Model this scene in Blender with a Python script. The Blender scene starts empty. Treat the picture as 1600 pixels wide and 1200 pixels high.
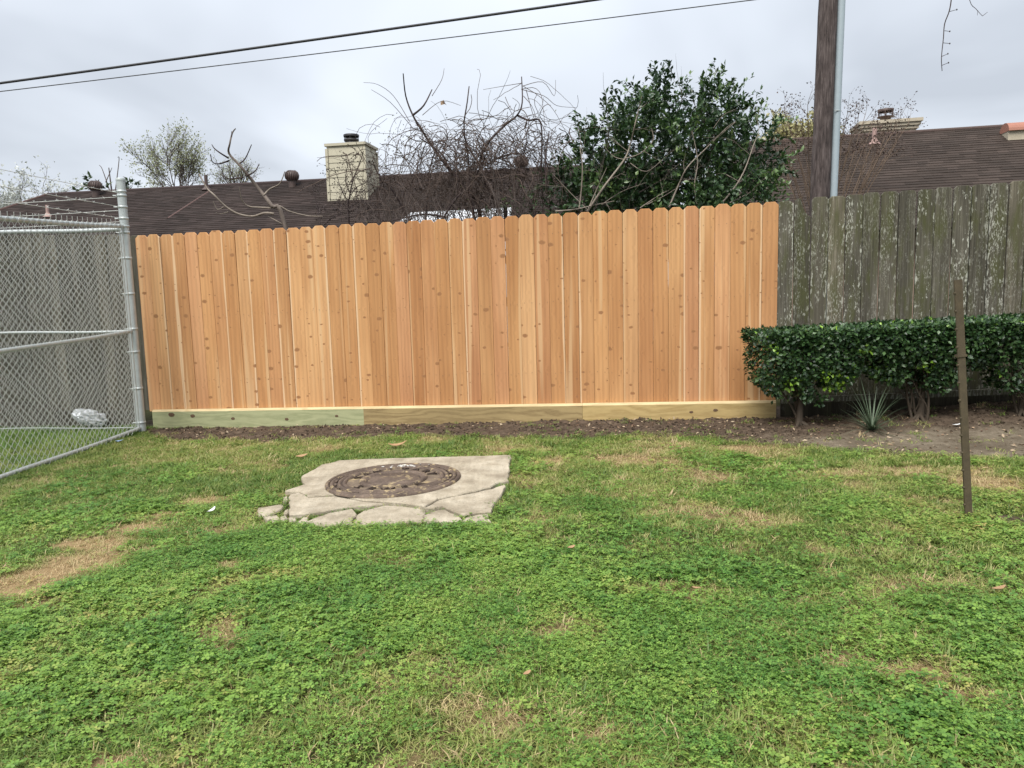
import bpy, math, random
import numpy as np
from mathutils import Vector, Matrix

R_ = math.radians
rng = np.random.default_rng(7)
random.seed(7)
SC = bpy.context.scene
COL = SC.collection

# ------------------------------------------------------------------ camera
F_PX, CAM_H = 1200.0, 1.26
_d = np.array([261.0, 9830.0, 1200.0]); _d /= np.linalg.norm(_d)
_up = -_d
_Y = np.array([0, 0, 1.0]) - _up * _up[2]; _Y /= np.linalg.norm(_Y)
_X = np.cross(_Y, _up)
ROT = np.array([_X, _Y, _up])            # camera (x right, y down, z forward) -> world
cam_data = bpy.data.cameras.new('camera')
cam_data.sensor_width = 36.0
cam_data.lens = 36.0 * F_PX / 1600.0
cam_data.clip_start = 0.05
cam_data.clip_end = 3000.0
cam = bpy.data.objects.new('camera', cam_data)
COL.objects.link(cam)
right = ROT @ np.array([1, 0, 0.0]); upv = ROT @ np.array([0, -1.0, 0]); back = ROT @ np.array([0, 0, -1.0])
cam.matrix_world = Matrix(((right[0], upv[0], back[0], 0), (right[1], upv[1], back[1], 0),
                           (right[2], upv[2], back[2], CAM_H), (0, 0, 0, 1)))
SC.camera = cam

# ------------------------------------------------------------------ sky, sun, exposure
SUN_EL, SUN_AZ = 57.0, 205.0             # azimuth the light comes from, degrees clockwise from +Y
EXPOSURE = 1.6
SKY_GAIN = 0.84
world = bpy.data.worlds.new('World')
SC.world = world
world.use_nodes = True
nt = world.node_tree
nt.nodes.clear()
out = nt.nodes.new('ShaderNodeOutputWorld')
sky = nt.nodes.new('ShaderNodeTexSky')
sky.sky_type = 'NISHITA'; sky.sun_disc = False
sky.sun_elevation = R_(SUN_EL); sky.sun_rotation = R_(SUN_AZ)
sky.air_density = 1.0; sky.dust_density = 3.0
bg1 = nt.nodes.new('ShaderNodeBackground'); bg1.inputs['Strength'].default_value = 0.05
nt.links.new(sky.outputs[0], bg1.inputs['Color'])
tc = nt.nodes.new('ShaderNodeTexCoord')
sep = nt.nodes.new('ShaderNodeSeparateXYZ'); nt.links.new(tc.outputs['Generated'], sep.inputs[0])
def wm(op, a, b=None, clamp=False):
    n = nt.nodes.new('ShaderNodeMath'); n.operation = op; n.use_clamp = clamp
    for i, v in enumerate((a, b)):
        if v is None: continue
        if isinstance(v, (int, float)): n.inputs[i].default_value = v
        else: nt.links.new(v, n.inputs[i])
    return n.outputs[0]
zz = wm('MAXIMUM', sep.outputs[2], 0.0)
den = wm('ADD', zz, 0.22)
cmb = nt.nodes.new('ShaderNodeCombineXYZ')
nt.links.new(wm('DIVIDE', sep.outputs[0], den), cmb.inputs[0]); nt.links.new(wm('DIVIDE', sep.outputs[1], den), cmb.inputs[1])
nz = nt.nodes.new('ShaderNodeTexNoise'); nz.inputs['Scale'].default_value = 0.85; nz.inputs['Detail'].default_value = 4.0
nz.inputs['Roughness'].default_value = 0.45; nz.inputs['Distortion'].default_value = 0.5
nt.links.new(cmb.outputs[0], nz.inputs['Vector'])
cr = nt.nodes.new('ShaderNodeValToRGB')
cr.color_ramp.elements[0].position = 0.34; cr.color_ramp.elements[0].color = (0.236, 0.255, 0.284, 1)
cr.color_ramp.elements[1].position = 0.62; cr.color_ramp.elements[1].color = (0.368, 0.393, 0.430, 1)
nt.links.new(nz.outputs[0], cr.inputs[0])
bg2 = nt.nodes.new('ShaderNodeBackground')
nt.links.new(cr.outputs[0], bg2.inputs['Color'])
# overcast sky brightened overhead, out of view, for more fill light; milder than CIE
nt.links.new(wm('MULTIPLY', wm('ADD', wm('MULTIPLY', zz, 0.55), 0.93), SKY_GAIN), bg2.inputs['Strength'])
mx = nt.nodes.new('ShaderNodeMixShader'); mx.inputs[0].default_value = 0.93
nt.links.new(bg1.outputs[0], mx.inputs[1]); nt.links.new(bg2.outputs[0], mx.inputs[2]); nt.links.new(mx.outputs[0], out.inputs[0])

sun_data = bpy.data.lights.new('sun', 'SUN')
sun_data.energy = 1.5; sun_data.angle = R_(38); sun_data.color = (1.0, 0.965, 0.91)
sun = bpy.data.objects.new('sun', sun_data); COL.objects.link(sun)
_az = R_(SUN_AZ); _el = R_(SUN_EL)
sdir = Vector((math.sin(_az) * math.cos(_el), math.cos(_az) * math.cos(_el), math.sin(_el)))
sun.rotation_euler = sdir.to_track_quat('Z', 'Y').to_euler()
sun.location = (0, -5, 12)

SC.render.engine = 'CYCLES'
SC.view_settings.view_transform = 'Standard'
SC.view_settings.look = 'None'
SC.view_settings.gamma = 1.0
SC.view_settings.exposure = EXPOSURE
SC.view_settings.use_curve_mapping = False
SC.cycles.max_bounces = 6
SC.cycles.diffuse_bounces = 3
SC.cycles.transparent_max_bounces = 8

# ------------------------------------------------------------------ placement helpers
def sstep(a, b, x):
    t = np.clip((np.asarray(x, float) - a) / (b - a), 0, 1)
    return t * t * (3 - 2 * t)

def _hash(ix, iy, s):
    h = (ix.astype(np.int64) * 374761393 + iy.astype(np.int64) * 668265263 + int(s) * 1442695041) & 0x7fffffff
    h = ((h ^ (h >> 13)) * 1274126177) & 0x7fffffff
    h = h ^ (h >> 16)
    return (h & 0xffff) / 65535.0

def vnoise(x, y, sc, seed=0):
    x = np.asarray(x, float) * sc + 1000.3; y = np.asarray(y, float) * sc + 1000.7
    ix = np.floor(x); iy = np.floor(y); fx = x - ix; fy = y - iy
    fx = fx * fx * (3 - 2 * fx); fy = fy * fy * (3 - 2 * fy)
    a = _hash(ix, iy, seed); b = _hash(ix + 1, iy, seed); c = _hash(ix, iy + 1, seed); d = _hash(ix + 1, iy + 1, seed)
    return (a * (1 - fx) + b * fx) * (1 - fy) + (c * (1 - fx) + d * fx) * fy

def fbm(x, y, sc, oct=3, seed=0):
    t = 0; w = 0; a = 1.0
    for o in range(oct):
        t = t + a * vnoise(x, y, sc * 2 ** o, seed + 17 * o); w += a; a *= 0.5
    return t / w

def ray(px, py):
    return ROT @ np.array([(px - 800) / F_PX, (py - 600) / F_PX, 1.0])

def at(px, py, y):
    """the point seen at photo pixel (px, py) whose distance along +Y is y"""
    r = ray(px, py)
    return np.array([0, 0, CAM_H]) + r * (y / r[1])

# fence line: from the corner by the chain link fence to the joint with the old fence
FL = np.array([-3.86, 8.06]); FR = np.array([2.47, 6.985])
FU = (FR - FL) / np.linalg.norm(FR - FL); FN = np.array([FU[1], -FU[0]])   # FN points to the camera
if FN[1] > 0: FN = -FN
FLEN = np.linalg.norm(FR - FL)
FANG = math.atan2(FU[1], FU[0])
OU = np.array([1.9, -0.36]); OU /= np.linalg.norm(OU); OANG = math.atan2(OU[1], OU[0])   # old fence on the right

def fence_s(px, py, off=0.0):
    """distance along the fence line, and height, of the pixel on the fence's face"""
    r = ray(px, py); o = FL + FN * off
    # t*r_xy . n = o . n
    t = (o @ FN) / (r[:2] @ FN)
    p = np.array([0, 0, CAM_H]) + t * r
    return (p[:2] - o) @ FU, p[2]

def fence_dist(x, y):
    """how far in front of the fence line (towards the camera) a ground point is"""
    x = np.asarray(x, float); y = np.asarray(y, float)
    d1 = (x - FL[0]) * FN[0] + (y - FL[1]) * FN[1]
    on = np.array([OU[1], -OU[0]]); on = -on if on[1] > 0 else on
    d2 = (x - FR[0]) * on[0] + (y - FR[1]) * on[1]
    return np.where(x < FR[0], d1, d2)

def gz0(x, y):
    """smooth terrain height"""
    x = np.asarray(x, float); y = np.asarray(y, float)
    xc = np.clip(x, -9, 9)
    z = 0.0203 * xc
    z = z + 0.10 * sstep(2.6, 4.3, x) * sstep(5.4, 6.4, y) * (1 - sstep(9, 12, y))
    z = z + 0.014 * (fbm(x, y, 0.6, 2, 5) - 0.5) * (1 - sstep(10, 14, np.abs(x)))
    return z

def ground(px, py, dz=0.0):
    r = ray(px, py); t = 3.0
    for _ in range(40):
        p = np.array([0, 0, CAM_H]) + r * t
        e = p[2] - (float(gz0(p[0], p[1])) + dz)
        t += e / max(0.05, -r[2]) * 0.7
    return np.array([0, 0, CAM_H]) + r * t

# ------------------------------------------------------------------ object helpers
def tag(o, label=None, cat=None, group=None, kind=None):
    if label: o['label'] = label
    if cat: o['category'] = cat
    if group: o['group'] = group
    if kind: o['kind'] = kind
    return o

def empty(name, loc=(0, 0, 0), label=None, cat=None, group=None):
    o = bpy.data.objects.new(name, None); COL.objects.link(o)
    o.location = [float(v) for v in loc]; o.empty_display_size = 0.2
    return tag(o, label, cat, group)

def link(name, me, parent=None, loc=(0, 0, 0), rot=(0, 0, 0)):
    """loc is given in world space; the parent is an unrotated Empty or mesh"""
    o = bpy.data.objects.new(name, me); COL.objects.link(o)
    loc = np.array(loc, float)
    if parent is not None:
        o.parent = parent
        p = parent
        while p is not None:
            loc = loc - np.array(p.location); p = p.parent
    o.location = loc; o.rotation_euler = rot
    return o

def np_mesh(name, V, F, mat=None, smooth=False, attr=None):
    V = np.asarray(V, np.float32); F = np.asarray(F, np.int32)
    me = bpy.data.meshes.new(name)
    me.vertices.add(len(V)); me.vertices.foreach_set('co', V.ravel())
    k = F.shape[1]
    me.loops.add(F.size); me.loops.foreach_set('vertex_index', F.ravel())
    me.polygons.add(len(F))
    me.polygons.foreach_set('loop_start', np.arange(0, F.size, k, dtype=np.int32))
    me.polygons.foreach_set('loop_total', np.full(len(F), k, np.int32))
    if smooth: me.polygons.foreach_set('use_smooth', np.ones(len(F), bool))
    me.update(calc_edges=True)
    for nm, (dom, arr) in (attr or {}).items():
        a = me.attributes.new(nm, 'FLOAT', dom); a.data.foreach_set('value', np.asarray(arr, np.float32))
    if mat: me.materials.append(mat)
    return me

class MB:
    def __init__(s): s.v = []; s.f = []; s.sm = []
    def add(s, vs, fs, sm=False):
        n = len(s.v); s.v += [tuple(float(c) for c in p) for p in vs]
        s.f += [tuple(i + n for i in f) for f in fs]; s.sm += [sm] * len(fs)
    def box(s, c, size, rz=0.0, bev=0.0):
        hx, hy, hz = size[0] / 2, size[1] / 2, size[2] / 2
        ca, sa = math.cos(rz), math.sin(rz)
        P = [(-hx, -hy, -hz), (hx, -hy, -hz), (hx, hy, -hz), (-hx, hy, -hz), (-hx, -hy, hz), (hx, -hy, hz), (hx, hy, hz), (-hx, hy, hz)]
        P = [(c[0] + x * ca - y * sa, c[1] + x * sa + y * ca, c[2] + z) for x, y, z in P]
        s.add(P, [(0, 3, 2, 1), (4, 5, 6, 7), (0, 1, 5, 4), (1, 2, 6, 5), (2, 3, 7, 6), (3, 0, 4, 7)])
    def tube(s, path, rad, n=6, cap=True, sm=True):
        path = [np.array(p, float) for p in path]
        if np.isscalar(rad): rad = [rad] * len(path)
        prev = None; rings = []
        V = []
        for i, p in enumerate(path):
            a = path[max(0, i - 1)]; b = path[min(len(path) - 1, i + 1)]
            t = b - a; L = np.linalg.norm(t); t = t / L if L > 1e-9 else np.array([0, 0, 1.0])
            if prev is None:
                h = np.array([0, 0, 1.0]) if abs(t[2]) < 0.9 else np.array([1.0, 0, 0])
                u = np.cross(t, h)
            else:
                u = prev - t * (prev @ t)
            u /= max(1e-9, np.linalg.norm(u)); prev = u; w = np.cross(t, u)
            for k in range(n):
                a_ = 2 * math.pi * k / n
                V.append(p + (u * math.cos(a_) + w * math.sin(a_)) * rad[i])
        Fs = []
        for i in range(len(path) - 1):
            for k in range(n):
                k2 = (k + 1) % n
                Fs.append((i * n + k, i * n + k2, (i + 1) * n + k2, (i + 1) * n + k))
        s.add(V, Fs, sm)
        if cap:
            m = len(path) - 1
            s.add(V[:n], [tuple(range(n))[::-1]]); s.add(V[m * n:], [tuple(range(n))])
    def lathe(s, c, prof, n=32, sm=True):
        V = []; Fs = []
        for r, z in prof:
            for k in range(n):
                a = 2 * math.pi * k / n
                V.append((c[0] + r * math.cos(a), c[1] + r * math.sin(a), c[2] + z))
        for i in range(len(prof) - 1):
            for k in range(n):
                k2 = (k + 1) % n
                Fs.append((i * n + k, i * n + k2, (i + 1) * n + k2, (i + 1) * n + k))
        s.add(V, Fs, sm)
    def mesh(s, name, mat):
        me = bpy.data.meshes.new(name); me.from_pydata(s.v, [], s.f); me.validate()
        if len(me.polygons) == len(s.sm):
            me.polygons.foreach_set('use_smooth', s.sm)
        me.update()
        if mat: me.materials.append(mat)
        return me
    def build(s, name, mat, parent=None):
        return link(name, s.mesh(name, mat), parent)

# ------------------------------------------------------------------ material helpers
class NB:
    def __init__(s, name):
        s.m = bpy.data.materials.new(name); s.m.use_nodes = True
        s.t = s.m.node_tree; s.t.nodes.clear()
        s.out = s.t.nodes.new('ShaderNodeOutputMaterial')
    def n(s, kind, **kw):
        x = s.t.nodes.new(kind)
        for k, v in kw.items(): setattr(x, k, v)
        return x
    def inp(s, sock, v):
        if v is None: return
        if hasattr(v, 'is_output') or isinstance(v, bpy.types.NodeSocket): s.t.links.new(v, sock)
        elif isinstance(v, (tuple, list)) and sock.type == 'RGBA' and len(v) == 3: sock.default_value = (*v, 1)
        else: sock.default_value = v
    def tc(s, which='Object'): return s.n('ShaderNodeTexCoord').outputs[which]
    def rnd(s): return s.n('ShaderNodeObjectInfo').outputs['Random']
    def attr(s, name, typ='GEOMETRY'):
        a = s.n('ShaderNodeAttribute', attribute_name=name, attribute_type=typ); return a.outputs['Fac']
    def math(s, op, a, b=0.0, c=None, clamp=False):
        x = s.n('ShaderNodeMath', operation=op, use_clamp=clamp)
        s.inp(x.inputs[0], a); s.inp(x.inputs[1], b)
        if c is not None: s.inp(x.inputs[2], c)
        return x.outputs[0]
    def vec(s, op, a, b):
        x = s.n('ShaderNodeVectorMath', operation=op); s.inp(x.inputs[0], a); s.inp(x.inputs[1], b); return x.outputs[0]
    def comb(s, x, y, z):
        c = s.n('ShaderNodeCombineXYZ'); s.inp(c.inputs[0], x); s.inp(c.inputs[1], y); s.inp(c.inputs[2], z); return c.outputs[0]
    def sep(s, v):
        c = s.n('ShaderNodeSeparateXYZ'); s.inp(c.inputs[0], v); return c.outputs
    def noise(s, v, scale=5, detail=3, rough=0.5, dist=0.0):
        x = s.n('ShaderNodeTexNoise'); s.inp(x.inputs['Vector'], v)
        x.inputs['Scale'].default_value = scale; x.inputs['Detail'].default_value = detail
        x.inputs['Roughness'].default_value = rough; x.inputs['Distortion'].default_value = dist
        return x.outputs[0]
    def voro(s, v, scale=5, feature='F1', rand=1.0, dims='3D'):
        x = s.n('ShaderNodeTexVoronoi', feature=feature, voronoi_dimensions=dims); s.inp(x.inputs['Vector'], v)
        x.inputs['Scale'].default_value = scale; x.inputs['Randomness'].default_value = rand
        return x.outputs
    def ramp(s, f, stops, interp='LINEAR'):
        x = s.n('ShaderNodeValToRGB'); s.inp(x.inputs[0], f); e = x.color_ramp.elements
        x.color_ramp.interpolation = interp
        def col(c): return (c, c, c, 1) if isinstance(c, (int, float)) else (*c, 1)
        e[0].position = stops[0][0]; e[0].color = col(stops[0][1])
        e[1].position = stops[-1][0]; e[1].color = col(stops[-1][1])
        for p, c in stops[1:-1]:
            q = e.new(p); q.color = col(c)
        return x.outputs[0]
    def mix(s, f, a, b, blend='MIX'):
        x = s.n('ShaderNodeMix', data_type='RGBA', blend_type=blend)
        s.inp(x.inputs[0], f); s.inp(x.inputs[6], a); s.inp(x.inputs[7], b); return x.outputs[2]
    def bump(s, h, strength=0.5, dist=0.01):
        x = s.n('ShaderNodeBump'); x.inputs['Strength'].default_value = strength; x.inputs['Distance'].default_value = dist
        s.inp(x.inputs['Height'], h); return x.outputs[0]
    def done(s, color, rough=0.7, bump=None, metal=0.0, spec=0.5, transl=None):
        p = s.n('ShaderNodeBsdfPrincipled')
        s.inp(p.inputs['Base Color'], color); s.inp(p.inputs['Roughness'], rough)
        s.inp(p.inputs['Metallic'], metal); s.inp(p.inputs['Specular IOR Level'], spec)
        if bump is not None: s.inp(p.inputs['Normal'], bump)
        sh = p.outputs[0]
        if transl:
            t = s.n('ShaderNodeBsdfTranslucent'); s.inp(t.inputs['Color'], color)
            m = s.n('ShaderNodeMixShader'); m.inputs[0].default_value = transl
            s.t.links.new(sh, m.inputs[1]); s.t.links.new(t.outputs[0], m.inputs[2]); sh = m.outputs[0]
        s.t.links.new(sh, s.out.inputs[0])
        return s.m

def rand_vec(b):
    r = b.rnd()
    v = b.comb(b.math('MULTIPLY', r, 37.1), b.math('MULTIPLY', r, 91.7), b.math('MULTIPLY', r, 53.3))
    return b.vec('ADD', b.tc(), v), r

def m_plain(name, col, rough=0.6, var=0.25, scale=8, metal=0.0, spec=0.5, bumpd=0.002):
    b = NB(name); v = b.tc()
    n1 = b.noise(v, scale, 5, 0.6); n2 = b.noise(v, scale * 7, 3, 0.6)
    f = b.math('ADD', b.math('MULTIPLY', n1, 0.6), b.math('MULTIPLY', n2, 0.4))
    c = b.ramp(f, [(0.3, tuple(x * (1 - var) for x in col)), (0.7, tuple(min(1, x * (1 + var)) for x in col))])
    return b.done(c, rough, b.bump(n2, 0.5, bumpd), metal, spec)

def m_cedar():
    b = NB('new_cedar'); v, r = rand_vec(b)
    sv = b.vec('MULTIPLY', v, (8, 8, 0.45)); n_lo = b.noise(sv, 1.0, 1, 0.4)
    # slow bow of the grain around knots
    kv = b.vec('MULTIPLY', v, (7.0, 0.0, 10.5))
    kx = b.sep(kv); vo = b.voro(b.comb(kx[0], kx[2], 0.0), 1.0, dims='2D'); dist, kcol = vo['Distance'], b.sep(vo['Color'])
    near = b.math('SUBTRACT', 1.0, b.math('MULTIPLY', dist, 3.4), clamp=True)
    xo = b.sep(v)
    ph = b.math('ADD', b.math('MULTIPLY', xo[0], 150.0), b.math('MULTIPLY', n_lo, 12.0))
    ph = b.math('ADD', ph, b.math('MULTIPLY', near, 2.0))
    bands = b.math('ADD', b.math('MULTIPLY', b.math('SINE', ph), 0.5), 0.5)
    fine = b.noise(b.vec('MULTIPLY', v, (160, 160, 2.2)), 1.0, 4, 0.6)
    base = b.ramp(r, [(0.0, (0.515, 0.275, 0.116)), (0.14, (0.46, 0.233, 0.096)), (0.28, (0.555, 0.308, 0.138)), (0.42, (0.475, 0.245, 0.101)),
                      (0.56, (0.575, 0.335, 0.160)), (0.68, (0.44, 0.217, 0.089)), (0.80, (0.515, 0.268, 0.133)), (0.90, (0.535, 0.290, 0.122)), (1.0, (0.46, 0.230, 0.102))])
    tone = b.ramp(b.math('ADD', b.math('MULTIPLY', bands, 0.22), b.math('MULTIPLY', fine, 0.78)), [(0.25, 0.82), (0.5, 1.0), (0.75, 1.12)])
    c = b.mix(1.0, base, tone, 'MULTIPLY')
    patch = b.ramp(b.noise(b.vec('MULTIPLY', v, (5, 5, 0.9)), 1.0, 2), [(0.35, (0.86, 0.80, 0.76)), (0.65, (1.08, 1.10, 1.12))])
    c = b.mix(0.95, c, patch, 'MULTIPLY')
    bt = b.math('FRACT', b.math('MULTIPLY', r, 23.7))
    c = b.mix(1.0, c, b.ramp(bt, [(0.0, (0.84, 0.80, 0.76)), (0.3, (0.97, 0.96, 0.95)), (0.7, (1.0, 1.0, 1.0)), (1.0, (1.07, 1.08, 1.09))]), 'MULTIPLY')
    # pale sapwood stripes on some boards
    sap = b.ramp(b.noise(b.vec('MULTIPLY', v, (13, 0, 0.28)), 1.0, 1), [(0.60, 0.0), (0.66, 1.0)])
    c = b.mix(b.math('MULTIPLY', sap, 0.55), c, (0.64, 0.43, 0.235))
    ox = b.sep(b.tc())[0]
    sgn = b.math('SUBTRACT', b.math('MULTIPLY', b.math('GREATER_THAN', b.math('FRACT', b.math('MULTIPLY', r, 17.3)), 0.5), 2.0), 1.0)
    wig = b.noise(b.comb(0.0, b.math('MULTIPLY', r, 40.0), b.math('MULTIPLY', b.sep(v)[2], 1.3)), 1.0, 2)
    ex = b.math('ADD', b.math('MULTIPLY', ox, sgn), b.math('MULTIPLY', b.math('SUBTRACT', wig, 0.5), 0.035))
    edge = b.math('MULTIPLY', b.ramp(ex, [(0.050, 0.0), (0.056, 1.0)]), b.math('GREATER_THAN', b.math('FRACT', b.math('MULTIPLY', r, 7.7)), 0.62))
    c = b.mix(b.math('MULTIPLY', edge, 0.75), c, (0.70, 0.50, 0.31))
    # thin resin streaks and saw smudges
    st = b.noise(b.vec('MULTIPLY', v, (120, 0, 1.6)), 1.0, 3, 0.6)
    c = b.mix(b.ramp(st, [(0.64, 0.0), (0.72, 0.42)]), c, (0.30, 0.145, 0.055))
    # knots
    kr = b.math('POWER', kcol[0], 3.0)
    rad = b.math('ADD', 0.042, b.math('MULTIPLY', kr, 0.20))
    q = b.math('DIVIDE', b.math('ADD', dist, b.math('MULTIPLY', b.math('SUBTRACT', b.noise(b.vec('MULTIPLY', v, (60, 60, 42)), 1.0, 3), 0.5), 0.16)), rad)
    k_mask = b.ramp(q, [(0.55, 1.0), (1.05, 0.0)])
    k_halo = b.ramp(q, [(0.9, 0.65), (2.0, 0.0)])
    has = b.math('GREATER_THAN', kcol[1], 0.40)
    kc = b.ramp(q, [(0.0, (0.17, 0.08, 0.038)), (0.30, (0.31, 0.145, 0.06)), (0.6, (0.21, 0.098, 0.042)), (1.0, (0.34, 0.17, 0.075))])
    c = b.mix(b.math('MULTIPLY', k_halo, has), c, (0.40, 0.20, 0.085))
    c = b.mix(b.math('MULTIPLY', b.math('MULTIPLY', k_mask, has), 0.78), c, kc)
    h = b.math('ADD', b.math('MULTIPLY', fine, 0.6), b.math('MULTIPLY', bands, 0.3))
    return b.done(c, 0.72, b.bump(h, 0.35, 0.002), spec=0.3)

def m_pine(name, col, dark):
    b = NB(name); v, r = rand_vec(b)
    n_lo = b.noise(b.vec('MULTIPLY', v, (0.5, 9, 9)), 1.0, 3)
    xo = b.sep(v)
    bands = b.math('ADD', b.math('MULTIPLY', b.math('SINE', b.math('ADD', b.math('MULTIPLY', xo[2], 95.0), b.math('MULTIPLY', n_lo, 30.0))), 0.5), 0.5)
    fine = b.noise(b.vec('MULTIPLY', v, (2.5, 140, 140)), 1.0, 4, 0.6)
    f = b.math('ADD', b.math('MULTIPLY', bands, 0.4), b.math('MULTIPLY', fine, 0.6))
    c = b.ramp(f, [(0.2, dark), (0.55, col), (0.85, tuple(min(1, x * 1.15) for x in col))])
    blot = b.noise(b.vec('MULTIPLY', v, (1.2, 4, 4)), 1.0, 3)
    c = b.mix(b.ramp(blot, [(0.4, 0.0), (0.7, 0.45)]), c, tuple(x * 0.7 for x in col))
    return b.done(c, 0.7, b.bump(f, 0.3, 0.002), spec=0.3)

def m_oldwood(name, tint=(1, 1, 1), lichen=1.0, moss=1.0):
    b = NB(name); v, r = rand_vec(b)
    fine = b.noise(b.vec('MULTIPLY', v, (110, 110, 2.0)), 1.0, 5, 0.65)
    lo = b.noise(b.vec('MULTIPLY', v, (10, 10, 1.1)), 1.0, 4, 0.6)
    T = lambda c: tuple(x * t for x, t in zip(c, tint))
    c = b.ramp(b.math('ADD', b.math('MULTIPLY', fine, 0.55), b.math('MULTIPLY', lo, 0.45)),
               [(0.25, T((0.020, 0.018, 0.013))), (0.5, T((0.088, 0.080, 0.060))), (0.75, T((0.235, 0.215, 0.172)))])
    tone = b.ramp(b.math('FRACT', b.math('MULTIPLY', r, 9.3)), [(0, (0.62, 0.62, 0.60)), (0.5, (0.95, 0.95, 0.95)), (1, (1.35, 1.30, 1.22))])
    c = b.mix(1.0, c, tone, 'MULTIPLY')
    mo = b.noise(b.vec('MULTIPLY', v, (12, 12, 2.6)), 1.0, 5, 0.65)
    c = b.mix(b.ramp(mo, [(0.45, 0.0), (0.66, 0.78 * moss)]), c, (0.068, 0.072, 0.026))
    li = b.noise(b.vec('MULTIPLY', v, (120, 120, 34)), 1.0, 4, 0.62)
    ar = b.noise(b.vec('MULTIPLY', v, (9, 9, 1.5)), 1.0, 3, 0.6)
    lm = b.math('MULTIPLY', b.ramp(li, [(0.545, 0.0), (0.60, 1.0)]), b.ramp(ar, [(0.45, 0.0), (0.61, lichen)]))
    l2 = b.noise(b.vec('MULTIPLY', v, (46, 46, 15)), 1.0, 5, 0.7)
    ox = b.math('ABSOLUTE', b.sep(b.tc())[0])
    rim = b.math('MULTIPLY', b.ramp(ox, [(0.045, 0.0), (0.066, 1.0)]), lichen)
    lm = b.math('MAXIMUM', lm, b.math('MULTIPLY', b.ramp(b.math('ADD', l2, b.math('MULTIPLY', rim, 0.07)), [(0.60, 0.0), (0.64, 1.0)]), lichen))
    lm = b.math('MULTIPLY', lm, b.ramp(b.math('FRACT', b.math('MULTIPLY', r, 5.7)), [(0.0, 0.25), (0.7, 1.0)]))
    c = b.mix(b.math('MULTIPLY', lm, 0.85), c, (0.44, 0.44, 0.37))
    # surface relief from the grain and the lichen flakes
    h = b.math('ADD', fine, b.math('MULTIPLY', li, 0.5))
    return b.done(c, 0.85, b.bump(h, 0.6, 0.004), spec=0.2)

def m_leaf(name, stops, rough=0.4, transl=0.25, spec=0.5, vein=False):
    b = NB(name)
    c = b.ramp(b.attr('rnd'), stops)
    n = b.noise(b.tc(), 3.0, 2)
    c = b.mix(0.5, c, b.ramp(n, [(0.3, 0.75), (0.7, 1.2)]), 'MULTIPLY')
    return b.done(c, rough, None, 0.0, spec, transl)

def m_lawn(name, lush, lime, straw, rough=0.45, transl=0.3):
    b = NB(name)
    t = b.attr('tint', 'INSTANCER'); r = b.attr('rnd'); ir = b.rnd()
    f = b.math('ADD', t, b.math('MULTIPLY', b.math('SUBTRACT', r, 0.5), 0.30))
    f = b.math('ADD', f, b.math('MULTIPLY', b.math('SUBTRACT', ir, 0.5), 0.22), clamp=True)
    c = b.ramp(f, [(0.0, lush), (0.45, lime), (0.75, tuple((x + y) / 2 for x, y in zip(lime, straw))), (0.95, straw)])
    k = b.ramp(r, [(0.0, 0.80), (1.0, 1.20)])
    c = b.mix(1.0, c, k, 'MULTIPLY')
    return b.done(c, rough, None, 0.0, 0.35, transl)

M = {}
M['cedar'] = m_cedar()
M['pine_green'] = m_pine('treated_pine_green', (0.36, 0.37, 0.205), (0.27, 0.29, 0.15))
M['pine_brown'] = m_pine('treated_pine_brown', (0.33, 0.245, 0.115), (0.22, 0.155, 0.07))
M['pine_yellow'] = m_pine('treated_pine_yellow', (0.47, 0.345, 0.15), (0.36, 0.25, 0.10))
M['pine_edge'] = m_pine('pale_pine_edge', (0.60, 0.47, 0.26), (0.50, 0.37, 0.19))
M['old'] = m_oldwood('old_mossy_wood')
M['old_grey'] = m_oldwood('old_grey_wood', (1.0, 1.02, 1.06), 0.3, 0.15)
M['galv'] = m_plain('galvanized_steel', (0.46, 0.49, 0.48), 0.45, 0.14, 14, 0.35)
M['galv_wire'] = m_plain('galvanized_wire', (0.60, 0.61, 0.58), 0.5, 0.12, 20, 0.3)
M['rust'] = m_plain('rusty_olive_steel', (0.070, 0.052, 0.028), 0.8, 0.35, 25)
M['dark_metal'] = m_plain('dark_metal', (0.03, 0.028, 0.03), 0.5, 0.3, 10, 0.3)
M['brown_metal'] = m_plain('brown_painted_metal', (0.07, 0.045, 0.038), 0.55, 0.35, 14)
M['cream'] = m_plain('cream_siding', (0.46, 0.425, 0.32), 0.65, 0.06, 3, 0, 0.3)
M['beige'] = m_plain('beige_trim', (0.44, 0.385, 0.29), 0.7, 0.12, 3, 0, 0.3)
M['white'] = m_plain('white_metal_panel', (0.74, 0.76, 0.78), 0.45, 0.05, 2)
M['wall_brick'] = m_plain('house_wall', (0.28, 0.20, 0.15), 0.85, 0.2, 6)
M['terracotta'] = m_plain('terracotta', (0.32, 0.14, 0.095), 0.75, 0.15, 6)
M['pink_pipe'] = m_plain('painted_vent_pipe', (0.36, 0.24, 0.21), 0.7, 0.12, 6)
M['conduit'] = m_plain('grey_conduit', (0.33, 0.39, 0.42), 0.5, 0.06, 3)
M['cable'] = m_plain('black_cable', (0.028, 0.028, 0.03), 0.6, 0.2, 10)
M['bag'] = m_plain('white_plastic_film', (0.50, 0.52, 0.54), 0.3, 0.12, 20)
M['litter_white'] = m_plain('white_litter', (0.7, 0.7, 0.7), 0.5, 0.1, 20)
M['litter_blue'] = m_plain('blue_litter', (0.35, 0.5, 0.75), 0.4, 0.2, 20)
M['dry_leaf'] = m_plain('dry_leaf_tan', (0.34, 0.205, 0.105), 0.6, 0.35, 30)

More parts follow.
